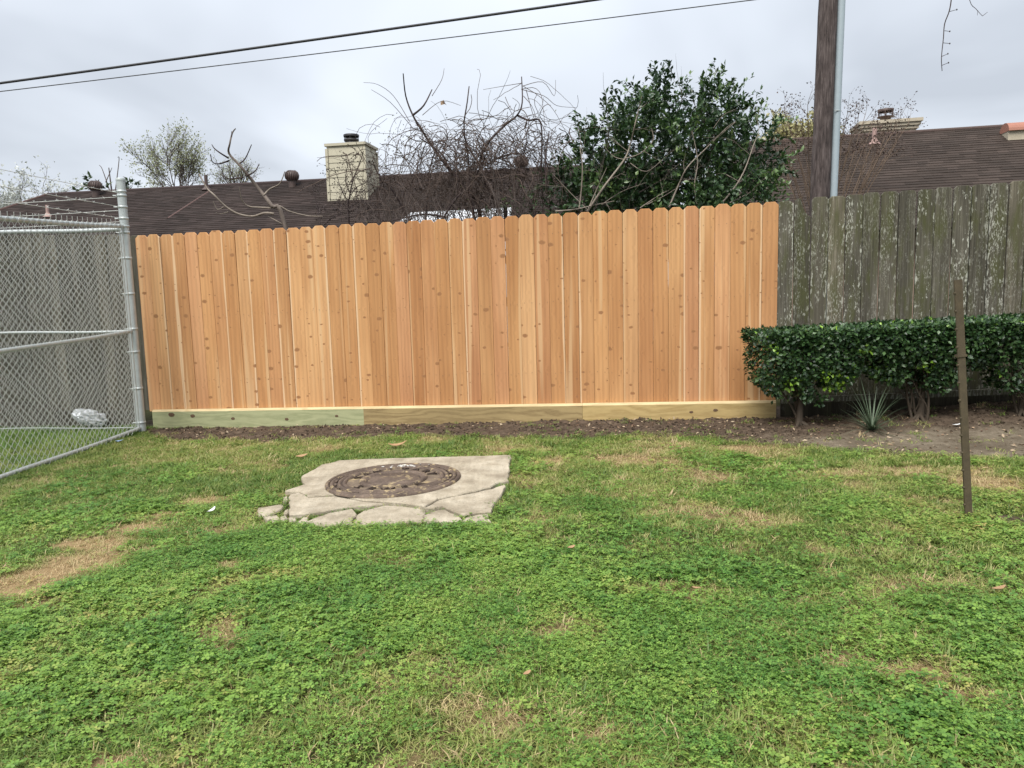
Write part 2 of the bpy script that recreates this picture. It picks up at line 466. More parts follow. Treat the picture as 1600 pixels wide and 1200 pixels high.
def m_bark(name, dark, light, sc=1.0):
    b = NB(name); v = b.tc()
    n = b.noise(b.vec('MULTIPLY', v, (30 * sc, 30 * sc, 7 * sc)), 1.0, 5, 0.65)
    n2 = b.noise(v, 2.0, 3)
    c = b.ramp(b.math('ADD', b.math('MULTIPLY', n, 0.6), b.math('MULTIPLY', n2, 0.4)), [(0.3, dark), (0.7, light)])
    return b.done(c, 0.85, b.bump(n, 0.5, 0.004), spec=0.2)
M['bark_pale'] = m_bark('pale_bark', (0.13, 0.105, 0.085), (0.32, 0.275, 0.225))
M['bark_mid'] = m_bark('grey_brown_bark', (0.06, 0.048, 0.042), (0.16, 0.13, 0.115))
M['bark_dark'] = m_bark('dark_twigs', (0.028, 0.02, 0.02), (0.075, 0.055, 0.052))
M['vine'] = m_bark('brown_vines', (0.045, 0.031, 0.026), (0.135, 0.10, 0.082))
M['bark_tan'] = m_bark('tan_stems', (0.10, 0.07, 0.052), (0.25, 0.18, 0.13))

def m_pole():
    b = NB('creosote_pole'); v = b.tc()
    n = b.noise(b.vec('MULTIPLY', v, (48, 48, 4.5)), 1.0, 6, 0.72, 0.6)
    n2 = b.noise(b.vec('MULTIPLY', v, (7, 7, 2.2)), 1.0, 5, 0.65)
    c = b.ramp(b.math('ADD', b.math('MULTIPLY', n, 0.65), b.math('MULTIPLY', n2, 0.35)), [(0.36, (0.022, 0.017, 0.016)), (0.5, (0.085, 0.067, 0.062)), (0.64, (0.18, 0.148, 0.138))])
    return b.done(c, 0.85, b.bump(n, 0.8, 0.012), spec=0.2)
M['pole'] = m_pole()

def m_roof(name, a, c2, c3):
    b = NB(name); v = b.tc(); r = b.attr('rnd')
    g = b.noise(v, 60, 3, 0.7); s = b.noise(b.vec('MULTIPLY', v, (0.5, 0.8, 0.8)), 1.0, 4, 0.6)
    c = b.ramp(r, [(0.0, a), (0.5, c2), (1.0, c3)])
    c = b.mix(0.7, c, b.ramp(g, [(0.3, 0.7), (0.7, 1.3)]), 'MULTIPLY')
    c = b.mix(0.8, c, b.ramp(s, [(0.3, 0.72), (0.7, 1.28)]), 'MULTIPLY')
    return b.done(c, 0.9, b.bump(g, 0.4, 0.01), spec=0.2)
M['roof'] = m_roof('dark_brown_shingles', (0.022, 0.015, 0.012), (0.030, 0.021, 0.018), (0.042, 0.030, 0.026))
M['roof2'] = m_roof('brown_shingles', (0.034, 0.025, 0.020), (0.042, 0.031, 0.025), (0.054, 0.040, 0.033))
M['cap_red'] = m_plain('hip_cap_shingle', (0.085, 0.048, 0.042), 0.9, 0.2, 8)

def m_concrete():
    b = NB('old_concrete'); v = b.tc()
    n = b.noise(v, 6, 6, 0.6); g = b.noise(v, 140, 3, 0.7); st = b.noise(b.vec('MULTIPLY', v, (30, 3, 30)), 1.0, 3, 0.6)
    c = b.ramp(n, [(0.3, (0.265, 0.222, 0.160)), (0.5, (0.375, 0.322, 0.240)), (0.7, (0.46, 0.405, 0.312))])
    c = b.mix(0.7, c, b.ramp(g, [(0.3, 0.72), (0.7, 1.25)]), 'MULTIPLY')
    c = b.mix(0.6, c, b.ramp(st, [(0.3, 0.82), (0.7, 1.15)]), 'MULTIPLY')
    sp = b.voro(v, 38)['Distance']
    c = b.mix(b.ramp(sp, [(0.06, 0.7), (0.17, 0.0)]), c, (0.14, 0.115, 0.085))
    stn = b.noise(v, 3.1, 6, 0.68, 0.5)
    c = b.mix(b.ramp(stn, [(0.50, 0.0), (0.72, 0.55)]), c, (0.17, 0.138, 0.098))
    pit = b.noise(v, 60, 2, 0.6)
    c = b.mix(b.ramp(pit, [(0.62, 0.0), (0.70, 0.5)]), c, (0.13, 0.105, 0.08))
    return b.done(c, 0.9, b.bump(b.math('ADD', b.math('ADD', g, st), b.math('MULTIPLY', pit, -1.5)), 0.6, 0.004), spec=0.2)
M['concrete'] = m_concrete()

def m_iron():
    b = NB('rusted_cast_iron'); v = b.tc()
    n = b.noise(v, 9, 5, 0.65); g = b.noise(v, 90, 4, 0.7); d = b.noise(v, 14, 5, 0.7, 0.6)
    c = b.ramp(n, [(0.3, (0.070, 0.050, 0.038)), (0.55, (0.130, 0.095, 0.072)), (0.75, (0.19, 0.14, 0.105))])
    c = b.mix(0.7, c, b.ramp(g, [(0.3, 0.6), (0.7, 1.4)]), 'MULTIPLY')
    # yellow and pale chips of old paint and dried clippings lying on it
    c = b.mix(b.ramp(d, [(0.55, 0.0), (0.63, 0.8)]), c, (0.40, 0.31, 0.17))
    return b.done(c, 0.75, b.bump(g, 0.6, 0.003), 0.15, 0.35)
M['iron'] = m_iron()
def m_iron_band():
    b = NB('cast_iron_dusty_band'); v = b.tc()
    g = b.noise(v, 90, 4, 0.7); d = b.noise(v, 7, 5, 0.7, 0.4)
    c = b.ramp(d, [(0.35, (0.11, 0.08, 0.06)), (0.55, (0.17, 0.13, 0.09)), (0.70, (0.40, 0.30, 0.15))])
    c = b.mix(0.6, c, b.ramp(g, [(0.3, 0.6), (0.7, 1.4)]), 'MULTIPLY')
    return b.done(c, 0.85, b.bump(g, 0.6, 0.003), 0.0, 0.3)
M['iron_band'] = m_iron_band()
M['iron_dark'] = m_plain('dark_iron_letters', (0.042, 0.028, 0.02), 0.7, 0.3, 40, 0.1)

def m_ground():
    b = NB('soil_and_thatch'); v = b.tc()
    dirt = b.attr('dirt'); dry = b.attr('dry'); bare = b.attr('bare')
    n = b.noise(v, 18, 6, 0.7); g = b.noise(v, 110, 4, 0.7); lo = b.noise(v, 2.2, 4, 0.6)
    th = b.noise(b.vec('MULTIPLY', v, (140, 40, 60)), 1.0, 4, 0.7, 0.8)
    soil = b.ramp(n, [(0.3, (0.050, 0.036, 0.025)), (0.55, (0.104, 0.076, 0.054)), (0.75, (0.18, 0.137, 0.10))])
    under = b.ramp(th, [(0.3, (0.026, 0.028, 0.010)), (0.55, (0.055, 0.058, 0.020)), (0.75, (0.16, 0.125, 0.06))])
    straw = b.ramp(th, [(0.3, (0.15, 0.10, 0.05)), (0.55, (0.32, 0.225, 0.115)), (0.75, (0.48, 0.36, 0.20))])
    tan = b.ramp(b.math('ADD', b.math('MULTIPLY', n, 0.5), b.math('MULTIPLY', lo, 0.5)), [(0.3, (0.072, 0.055, 0.037)), (0.5, (0.142, 0.114, 0.080)), (0.68, (0.25, 0.208, 0.152))])
    c = b.mix(dry, under, straw)
    c = b.mix(dirt, c, soil)
    c = b.mix(bare, c, tan)
    c = b.mix(0.6, c, b.ramp(g, [(0.3, 0.6), (0.7, 1.35)]), 'MULTIPLY')
    return b.done(c, 0.95, b.bump(b.math('ADD', n, g), 0.8, 0.012), spec=0.1)
M['ground'] = m_ground()

# ------------------------------------------------------------------ ground fields (world space)
def patch_field(X, Y, L):
    o = np.zeros_like(X)
    for (px, py, rx, ry, s) in L:
        p = ground(px, py); e = ground(px + rx, py); f0 = ground(px, py - ry); f1 = ground(px, py + ry)
        ax = abs(e[0] - p[0]); ay = abs(f0[1] - f1[1]) / 2
        q = ((X - p[0]) / ax) ** 2 + ((Y - (f0[1] + f1[1]) / 2) / ay) ** 2
        q = np.sqrt(q) + 0.9 * (fbm(X, Y, 4.5, 3, 9) - 0.5)
        o = np.maximum(o, s * (1 - sstep(0.45, 1.15, q)))
    return o
DRY = [(30, 915, 95, 40, 1), (110, 885, 90, 34, .9), (60, 945, 60, 18, .7), (150, 850, 70, 16, 1), (215, 826, 60, 12, 1), (255, 806, 45, 9, .8), (325, 783, 62, 11, 1),
       (355, 884, 34, 9, .9), (145, 970, 26, 14, .7), (345, 985, 34, 30, .85), (365, 1005, 25, 22, .9), (575, 1022, 45, 10, .6), (200, 1190, 110, 16, 1), (280, 1080, 40, 14, .35),
       (600, 1075, 40, 14, .5), (930, 1150, 45, 18, .8), (700, 1060, 40, 14, .5), (860, 722, 50, 9, .8), (960, 718, 60, 9, .7), (1030, 722, 60, 8, .8), (1110, 745, 60, 10, .6),
       (1170, 700, 70, 8, .7), (1310, 742, 90, 12, .75), (1430, 738, 80, 10, .75), (1540, 755, 80, 20, .9), (1490, 785, 50, 10, .6), (1000, 775, 60, 12, .35), (1010, 855, 50, 12, .4),
       (1160, 862, 40, 12, .5), (1240, 940, 60, 16, .35), (1320, 1032, 55, 18, .8), (1440, 1055, 80, 22, .85), (1540, 1090, 80, 20, .9), (1390, 1095, 50, 14, .5), (900, 945, 30, 12, .3),
       (620, 880, 40, 12, .4), (1060, 700, 60, 7, .5), (820, 755, 20, 14, .5), (860, 830, 24, 16, .35), (770, 690, 60, 6, .35)]
MULCH = [(1585, 815, 38, 14, 1), (690, 958, 0.1, 0.1, 0)]
CLOVER_ADD = [(1500, 830, 110, 26, .9), (1370, 800, 120, 22, .6), (1540, 1130, 180, 60, .9), (150, 815, 200, 26, .55), (500, 850, 330, 40, .8), (280, 1000, 420, 120, .9), (760, 950, 330, 110, .75),
              (1040, 1000, 200, 90, .8), (1150, 900, 130, 30, .5), (815, 735, 16, 10, .8), (1160, 715, 60, 10, .4)]
CLOVER_R = [(1500, 830, 120, 30, 1), (1370, 800, 120, 22, .8), (1540, 1130, 200, 70, 1)]

def fields(X, Y):
    X = np.asarray(X, float); Y = np.asarray(Y, float)
    fd = fence_dist(X, Y)
    edge = 0.90 + 0.36 * (fbm(X, Y, 1.4, 3, 3) - 0.5) + 0.05 * np.sin(X * 2.1)
    edge = edge + 0.92 * sstep(1.1, 3.0, X)                                   # the bed widens under the hedge
    edge = edge * (0.35 + 0.65 * sstep(-4.1, -3.2, X))
    dirt = (1 - sstep(edge - 0.12, edge + 0.06, fd)) * sstep(-4.3, -3.9, X)
    hedge_bed = sstep(1.6, 2.5, X)
    bare = dirt * hedge_bed * sstep(0.80, 1.20, fd + 0.5 * (fbm(X, Y, 1.8, 3, 21) - 0.5))
    dry = patch_field(X, Y, DRY)
    mulch = patch_field(X, Y, MULCH)
    dry = np.clip(np.maximum(dry, 0.60 * sstep(0.57, 0.77, fbm(X, Y, 3.4, 4, 31) + 0.09 * sstep(0.4, 1.2, X) * sstep(2.9, 3.6, Y)) * (1 - dirt)), 0, 1)
    clo = patch_field(X, Y, CLOVER_ADD)
    n = fbm(X, Y, 1.3, 3, 41)
    clo = np.clip(clo * (0.6 + 0.9 * sstep(0.3, 0.6, n)) + 0.40 * sstep(0.48, 0.66, n) + 0.22 * (1 - sstep(4.2, 5.2, Y)), 0, 1) * (1 - 0.85 * dry)
    clo = clo * (1 - 0.55 * sstep(0.5, 1.1, X) * sstep(3.0, 3.5, Y) * (1 - patch_field(X, Y, CLOVER_R)))
    clo = clo * (1 - 0.8 * sstep(5.0, 6.0, Y))
    return fd, dirt, bare, dry, clo, mulch

# ------------------------------------------------------------------ slab outline (pieces from the photograph, in the ground plane)
def zz_(X, Y): return (380 + X * 0.2875, 660 + Y * 0.2875)
SLAB_TOP = 0.030
SLAB_GL = float(gz0(-0.8, 5.0)) + 0.0203 * 0.8
PIECES = {
 'main': [(230, 371), (332, 336), (315, 292), (372, 262), (430, 228), (470, 222), (520, 207), (800, 196), (1100, 189), (1455, 180), (1448, 225), (1440, 318), (1386, 328), (1346, 350), (1200, 385), (1060, 413), (985, 459),
          (950, 449), (860, 436), (770, 430), (640, 421), (560, 405), (500, 392), (350, 402), (312, 376), (270, 376)],
 'lower_left': [(250, 440), (252, 392), (300, 380), (350, 409), (500, 398), (560, 412), (640, 428), (762, 437), (690, 448), (600, 454), (520, 462), (440, 478), (340, 492), (250, 500)],
 'lower_right': [(990, 463), (1060, 420), (1200, 391), (1350, 362), (1380, 352), (1424, 338), (1408, 390), (1350, 455), (1343, 481), (1270, 485), (1190, 497), (1140, 475), (1090, 456)],
 'front_a': [(345, 531), (400, 508), (460, 488), (590, 464), (612, 488), (590, 520), (602, 541), (430, 549)],
 'front_b': [(625, 492), (660, 466), (770, 442), (860, 447), (950, 458), (980, 467), (974, 526), (800, 537), (607, 546)],
 'front_c': [(984, 494), (1040, 472), (1090, 462), (1140, 482), (1187, 506), (1188, 531), (1080, 530), (980, 528)],
 'front_d': [(1194, 510), (1240, 498), (1330, 488), (1345, 531), (1270, 534), (1193, 534)],
 'chip_a': [(85, 455), (215, 435), (218, 456), (180, 478), (130, 497), (80, 488)],
 'crumb_a': [(226, 470), (246, 462), (248, 482), (232, 492), (218, 484)],
 'crumb_b': [(200, 508), (228, 500), (240, 512), (222, 522), (204, 520)],
 'crumb_c': [(248, 508), (282, 506), (288, 522), (262, 532), (250, 524)],
 'crumb_d': [(214, 400), (236, 392), (244, 406), (236, 424), (216, 418)],
 'crumb_e': [(150, 512), (176, 520), (180, 530), (158, 532)],
 'chip_b': [(110, 508), (188, 499), (194, 516), (130, 523)],
 'chip_c': [(290, 538), (330, 508), (350, 506), (352, 522), (330, 541)],
}
PIECES_W = {k: np.array([ground(*zz_(*p), dz=SLAB_TOP)[:2] for p in v]) for k, v in PIECES.items()}

def in_poly(px, py, poly):
    inside = np.zeros(px.shape, bool); n = len(poly); j = n - 1
    for i in range(n):
        xi, yi = poly[i]; xj, yj = poly[j]
        c = ((yi > py) != (yj > py)) & (px < (xj - xi) * (py - yi) / (yj - yi + 1e-12) + xi)
        inside ^= c; j = i
    return inside
def on_slab(X, Y):
    o = np.zeros(np.shape(X), bool)
    for p in PIECES_W.values():
        c = p.mean(0); o |= in_poly(X, Y, p)
        if len(p) < 9: o |= in_poly(X, Y, c + (p - c) * 1.12)
    return o

HULL = np.array([ground(*zz_(*p), dz=SLAB_TOP)[:2] for p in ((225, 371), (315, 290), (430, 226), (520, 205), (1458, 178), (1428, 338), (1350, 455), (1347, 533), (980, 530), (607, 548), (430, 551), (285, 540), (240, 500))])
def in_hull(X, Y): return in_poly(X, Y, HULL)
# ------------------------------------------------------------------ ground sheet
def axis(lo, hi, step, far):
    a = np.arange(lo, hi + 1e-6, step); ext = []
    x = step
    while x < far: x *= 1.45; ext.append(x)
    e = np.array(ext)
    return np.concatenate([(lo - e)[::-1], a, hi + e])
gx = axis(-6.0, 7.0, 0.03, 400.0); gy = axis(1.0, 8.5, 0.03, 500.0)
GX, GY = np.meshgrid(gx, gy)
fd, dirt, bare, dry, clo, mulch = fields(GX, GY)
near = ((GX > -6.1) & (GX < 7.05) & (GY > 0.9) & (GY < 8.6)).astype(float)
dirt *= near * (fd > -0.6); bare *= near
cl = fbm(GX, GY, 16, 3, 61) - 0.45
def gz_full(X, Y, dirt, bare, fd):
    rough = dirt * (1 - 0.75 * bare)
    z = gz0(X, Y) + rough * (0.06 * np.maximum(0, fbm(X, Y, 14, 3, 61) - 0.40) + 0.012 * fbm(X, Y, 5, 2, 71) - 0.03 * (1 - sstep(0.0, 0.30, fd)) )
    z = z + 0.012 * (fbm(X, Y, 9, 2, 81) - 0.5) * (1 - dirt)
    return z
GZ = np.where(near > 0, gz_full(GX, GY, dirt, bare, fd), gz0(GX, GY))
nx_, ny_ = len(gx), len(gy)
idx = np.arange(nx_ * ny_).reshape(ny_, nx_)
Fq = np.stack([idx[:-1, :-1].ravel(), idx[:-1, 1:].ravel(), idx[1:, 1:].ravel(), idx[1:, :-1].ravel()], 1)
me = np_mesh('ground', np.stack([GX.ravel(), GY.ravel(), GZ.ravel()], 1), Fq, M['ground'], True,
             {'dirt': ('POINT', np.maximum(dirt, mulch * near).ravel()), 'bare': ('POINT', bare.ravel()), 'dry': ('POINT', (dry * near).ravel())})
tag(link('ground', me), kind='structure')

def gh(x, y):
    fd, dirt, bare, dry, clo, mu = fields(np.array([x]), np.array([y]))
    return float(gz_full(np.array([x]), np.array([y]), dirt, bare, fd)[0])

# ------------------------------------------------------------------ leaf clusters as one mesh
def leaf_mesh(name, P, D, Nr, L, W, mat, fold=0.25, rnd=None, simple=False):
    P = np.asarray(P, float); n = len(P)
    D = D / np.maximum(1e-9, np.linalg.norm(D, axis=1, keepdims=True))
    S = np.cross(D, Nr); S /= np.maximum(1e-9, np.linalg.norm(S, axis=1, keepdims=True))
    Nn = np.cross(S, D)
    L = np.broadcast_to(L, (n,))[:, None]; W = np.broadcast_to(W, (n,))[:, None]
    base = P; tip = P + D * L - Nn * L * 0.08
    mid = P + D * L * 0.5
    lf = mid + S * W * 0.5 + Nn * W * fold; rt = mid - S * W * 0.5 + Nn * W * fold
    rnd = rng.random(n) if rnd is None else rnd
    if simple:
        V = np.stack([base, lf, tip, rt], 1).reshape(-1, 3); o = np.arange(n)[:, None] * 4
        Fs = (o[:, None, :] + np.array([[0, 1, 2], [0, 2, 3]])[None]).reshape(-1, 3); k = 4
    else:
        V = np.stack([base, lf, mid, rt, tip], 1).reshape(-1, 3); o = np.arange(n)[:, None] * 5
        Fs = (o[:, None, :] + np.array([[0, 1, 2], [1, 4, 2], [0, 2, 3], [2, 4, 3]])[None]).reshape(-1, 3); k = 5
    return np_mesh(name, V, Fs, mat, False, {'rnd': ('POINT', np.repeat(rnd, k))})

def rdir(n, up=0.0):
    v = rng.normal(size=(n, 3)); v[:, 2] += up
    return v / np.linalg.norm(v, axis=1, keepdims=True)

# ------------------------------------------------------------------ lawn: grass and clover as instances of small tufts
def scatter(name, pts, rot, scl, tint, protos, kind='stuff', pick=None):
    me = bpy.data.meshes.new(name); me.vertices.add(len(pts)); me.vertices.foreach_set('co', np.asarray(pts, np.float32).ravel())
    a = me.attributes.new('rot', 'FLOAT_VECTOR', 'POINT'); a.data.foreach_set('vector', np.asarray(rot, np.float32).ravel())
    a = me.attributes.new('scl', 'FLOAT', 'POINT'); a.data.foreach_set('value', np.asarray(scl, np.float32))
    a = me.attributes.new('tint', 'FLOAT', 'POINT'); a.data.foreach_set('value', np.asarray(tint, np.float32))
    a = me.attributes.new('pick', 'INT', 'POINT'); a.data.foreach_set('value', (rng.integers(0, len(protos), len(pts)) if pick is None else pick).astype(np.int32))
    o = link(name, me)
    coll = bpy.data.collections.new(name + '_tufts')
    for q, p in enumerate(protos): coll.objects.link(bpy.data.objects.new('tuft_%02d' % q, p))
    g = bpy.data.node_groups.new(name + '_nodes', 'GeometryNodeTree')
    g.interface.new_socket('Geometry', in_out='INPUT', socket_type='NodeSocketGeometry')
    g.interface.new_socket('Geometry', in_out='OUTPUT', socket_type='NodeSocketGeometry')
    gi = g.nodes.new('NodeGroupInput'); go = g.nodes.new('NodeGroupOutput')
    ci = g.nodes.new('GeometryNodeCollectionInfo'); ci.inputs['Collection'].default_value = coll
    ci.inputs['Separate Children'].default_value = True; ci.inputs['Reset Children'].default_value = True
    ip = g.nodes.new('GeometryNodeInstanceOnPoints'); ip.inputs['Pick Instance'].default_value = True
    def na(nm, t):
        x = g.nodes.new('GeometryNodeInputNamedAttribute'); x.data_type = t; x.inputs['Name'].default_value = nm; return x.outputs['Attribute']
    g.links.new(gi.outputs[0], ip.inputs['Points']); g.links.new(ci.outputs[0], ip.inputs['Instance'])
    er = g.nodes.new('FunctionNodeEulerToRotation'); g.links.new(na('rot', 'FLOAT_VECTOR'), er.inputs[0])
    g.links.new(er.outputs[0], ip.inputs['Rotation']); g.links.new(na('scl', 'FLOAT'), ip.inputs['Scale']); g.links.new(na('pick', 'INT'), ip.inputs['Instance Index'])
    g.links.new(ip.outputs[0], go.inputs[0])
    md = o.modifiers.new('scatter', 'NODES'); md.node_group = g
    tag(o, kind=kind)
    return o

M['grass'] = m_lawn('grass_blades', (0.100, 0.185, 0.034), (0.250, 0.310, 0.072), (0.54, 0.41, 0.225))
M['clover'] = m_lawn('clover_leaves', (0.090, 0.210, 0.038), (0.215, 0.345, 0.062), (0.42, 0.32, 0.12), 0.40)

def grass_tuft(i, nb=24, rad=0.055, hmin=0.014, hmax=0.036, w=0.0034):
    V = []; Fs = []; rn = []
    for k in range(nb):
        a = rng.random() * 6.283; r = rad * math.sqrt(rng.random()); p = np.array([r * math.cos(a), r * math.sin(a), -0.004])
        b = rng.random() * 6.283; lean = rng.uniform(0.5, 1.9); h = rng.uniform(hmin, hmax); d = np.array([math.cos(b), math.sin(b), 0]); s = np.array([-d[1], d[0], 0])
        ww = w * rng.uniform(0.7, 1.4); n0 = len(V)
        for t, q in ((0, 1.0), (0.5, 0.85), (1.0, 0.0)):
            c = p + d * h * lean * t ** 1.6 + np.array([0, 0, h * (t - 0.24 * t * t * lean)])
            if q > 0: V += [c - s * ww * q / 2, c + s * ww * q / 2]
            else: V += [c]
        x = rng.random(); rn += [x] * 5
        Fs += [(n0, n0 + 1, n0 + 3), (n0, n0 + 3, n0 + 2), (n0 + 2, n0 + 3, n0 + 4)]
    return np_mesh('grass_tuft', V, Fs, M['grass'], False, {'rnd': ('POINT', rn)})

def clover_tuft(i, nl=12, rad=0.055, k_=1.0):
    V = []; Fs = []; rn = []
    for k in range(nl):
        a = rng.random() * 6.283; r = rad * math.sqrt(rng.random()); h = rng.uniform(0.010, 0.040) * (1 - 0.3 * r / rad)
        c = np.array([r * math.cos(a), r * math.sin(a), h])
        tilt = rdir(1)[0] * 0.38 + np.array([0, 0, 1.0]); tilt /= np.linalg.norm(tilt)
        u = np.cross(tilt, rdir(1)[0]); u /= np.linalg.norm(u); w = np.cross(tilt, u); x = rng.random(); L = rng.uniform(0.0085, 0.0135) * k_
        for q in range(3):
            an = q * 2.094 + rng.normal() * 0.12; d = u * math.cos(an) + w * math.sin(an); s = np.cross(tilt, d); n0 = len(V)
            V += [c, c + d * L * 0.55 + s * L * 0.40 + tilt * L * 0.10, c + d * L * 0.98 + s * L * 0.30 + tilt * L * 0.02, c + d * L * 0.92, c + d * L * 0.98 - s * L * 0.30 + tilt * L * 0.02, c + d * L * 0.55 - s * L * 0.40 + tilt * L * 0.10]
            y = min(1, max(0, x + rng.normal() * 0.1)); rn += [y] * 6
            Fs += [(n0, n0 + 1, n0 + 2), (n0, n0 + 2, n0 + 3), (n0, n0 + 3, n0 + 4), (n0, n0 + 4, n0 + 5)]
    return np_mesh('clover_tuft', V, Fs, M['clover'], False, {'rnd': ('POINT', rn)})

def lawn_points(dens, x0, x1, y0, y1):
    n = int(dens * (x1 - x0) * (y1 - y0))
    return rng.uniform(x0, x1, n), rng.uniform(y0, y1, n)

def lawn():
    # ---- grass
    X, Y = lawn_points(1900, -6.0, 6.8, 1.0, 8.3)
    fd, dirt, bare, dry, clo, mu = fields(X, Y)
    tuf = fbm(X, Y, 3.2, 3, 51)
    keep = (1 - dirt * 0.985) * (1 - 0.70 * dry) * (0.5 + 0.6 * sstep(0.3, 0.6, tuf)) * (1 - 0.28 * clo) * (1 - 0.9 * mu)
    keep = np.where((X < -3.75) & (fd > 0.1), 0.85 * (1 - 0.5 * sstep(0.5, 0.62, fbm(X, Y, 2, 2, 91))), keep)      # behind the chain link
    keep = np.where(fd < 0.03, 0, keep)
    s = on_slab(X, Y); keep = np.where(s, 0, keep * np.where(in_hull(X, Y), 0.35, 1.0))
    ok = rng.random(len(X)) < keep; X, Y, fd, dirt, bare, dry, clo = (a[ok] for a in (X, Y, fd, dirt, bare, dry, clo))
    Z = gz_full(X, Y, dirt, bare, fd)
    hue = 0.5 * fbm(X, Y, 0.8, 2, 101) + 0.5 * fbm(X, Y, 3.1, 2, 103)
    tint = 0.08 + 0.38 * sstep(0.36, 0.64, hue) + 0.85 * dry ** 1.2 * rng.uniform(0.4, 1.1, len(X)) + 0.15 * sstep(0.2, 2.0, X) + rng.normal(size=len(X)) * 0.10
    tint += 0.55 * (rng.random(len(X)) < 0.09)
    tint = np.where((X < -3.75), tint * 0.5, tint)
    scl = rng.uniform(0.65, 1.25, len(X)) * (1 - 0.35 * dry) * (1 + 0.5 * ((X < -3.8) & (fd < 1.2)))
    rot = np.stack([rng.normal(size=len(X)) * 0.12, rng.normal(size=len(X)) * 0.12, rng.uniform(0, 6.283, len(X))], 1)
    scatter('grass', np.stack([X, Y, Z], 1), rot, scl, np.clip(tint, 0, 1), [grass_tuft(i) for i in range(6)] + [grass_tuft(i, 14, 0.06, 0.026, 0.050, 0.0038) for i in range(1)])
    n1 = len(X)
    # ---- clover
    X, Y = lawn_points(1250, -4.6, 6.4, 1.0, 7.2)
    fd, dirt, bare, dry, clo, mu = fields(X, Y)
    keep = np.clip(clo * 1.25, 0, 1) * (1 - dirt) * (1 - 0.80 * dry) * (1 - 0.8 * mu)
    keep = np.where(on_slab(X, Y) | (fd < 0.1), 0, keep * np.where(in_hull(X, Y), 0.3, 1.0))
    ok = rng.random(len(X)) < keep; X, Y, fd, dirt, bare, dry, clo = (a[ok] for a in (X, Y, fd, dirt, bare, dry, clo))
    Z = gz_full(X, Y, dirt, bare, fd)
    hue = 0.5 * fbm(X, Y, 1.1, 2, 111) + 0.5 * fbm(X, Y, 3.6, 2, 113)
    tint = 0.06 + 0.32 * sstep(0.34, 0.66, hue) + 0.5 * dry + rng.normal(size=len(X)) * 0.08 + 0.12 * sstep(0.5, 2.2, X)
    scl = rng.uniform(0.75, 1.25, len(X))
    rot = np.stack([rng.normal(size=len(X)) * 0.10, rng.normal(size=len(X)) * 0.10, rng.uniform(0, 6.283, len(X))], 1)
    scatter('clover', np.stack([X, Y, Z], 1), rot, scl, np.clip(tint, 0, 1), [clover_tuft(i) for i in range(6)] + [clover_tuft(i, 24, 0.055, 0.60) for i in range(6)],
            pick=rng.integers(0, 6, len(X)) + 6 * (fbm(X, Y, 1.7, 3, 141) + rng.normal(size=len(X)) * 0.07 > 0.50))
    print('lawn', n1, len(X))
lawn()

def clods():
    me0 = []
    for i in range(5):
        import bmesh
        bm = bmesh.new(); bmesh.ops.create_icosphere(bm, subdivisions=2, radius=1.0)
        sd = rng.random(3) * 10
        from mathutils import noise as mn
        for v in bm.verts:
            k = 1 + 0.55 * mn.noise(v.co * 1.6 + Vector(sd)); v.co *= k; v.co.z *= 0.6
        me = bpy.data.meshes.new('clod'); bm.to_mesh(me); bm.free(); me.materials.append(M['clod']); me0.append(me)
    X, Y = lawn_points(1100, -3.9, 5.0, 4.8, 8.1)
    fd, dirt, bare, dry, clo, mu = fields(X, Y)
    keep = np.where((fd > 0.02), dirt * (1 - 0.93 * bare) + 0.9 * mu, 0) * sstep(0.3, 0.6, fbm(X, Y, 3, 3, 131))
    ok = rng.random(len(X)) < keep; X, Y, fd, dirt, bare = (a[ok] for a in (X, Y, fd, dirt, bare))
    Z = gz_full(X, Y, dirt, bare, fd)
    s = 0.003 + 0.012 * rng.random(len(X)) ** 3
    scatter('dirt_clods', np.stack([X, Y, Z], 1), rng.uniform(0, 6.283, (len(X), 3)) * np.array([0.2, 0.2, 1]), s, rng.random(len(X)), me0)
def m_clod():
    b = NB('dirt_clod'); n = b.noise(b.tc(), 3, 4, 0.7); r = b.rnd()
    c = b.mix(r, (0.050, 0.036, 0.025), (0.14, 0.104, 0.075))
    return b.done(b.mix(0.6, c, b.ramp(n, [(0.3, 0.5), (0.7, 1.4)]), 'MULTIPLY'), 0.95, b.bump(n, 0.6, 0.2), spec=0.1)
M['clod'] = m_clod()
clods()

def leaf_litter():
    X, Y = lawn_points(150, -3.6, 5.2, 4.9, 8.0)
    fd, dirt, bare, dry, clo, mu = fields(X, Y)
    ok = (rng.random(len(X)) < dirt * 0.9) & (fd > 0.05)
    X, Y, fd, dirt, bare = (a[ok] for a in (X, Y, fd, dirt, bare))
    Z = gz_full(X, Y, dirt, bare, fd) + 0.006
    n = len(X); D = rdir(n); D[:, 2] *= 0.25; Nn = rdir(n, 2.5)
    me = leaf_mesh('leaf_litter', np.stack([X, Y, Z], 1), D, Nn, rng.uniform(0.02, 0.045, n), rng.uniform(0.01, 0.02, n), M['litter_leaf'], 0.2)
    tag(link('leaf_litter', me), kind='stuff')
M['litter_leaf'] = m_leaf('dead_leaf_bits', [(0, (0.10, 0.05, 0.03)), (0.5, (0.26, 0.17, 0.10)), (1, (0.5, 0.40, 0.27))], 0.7, 0.1)
leaf_litter()

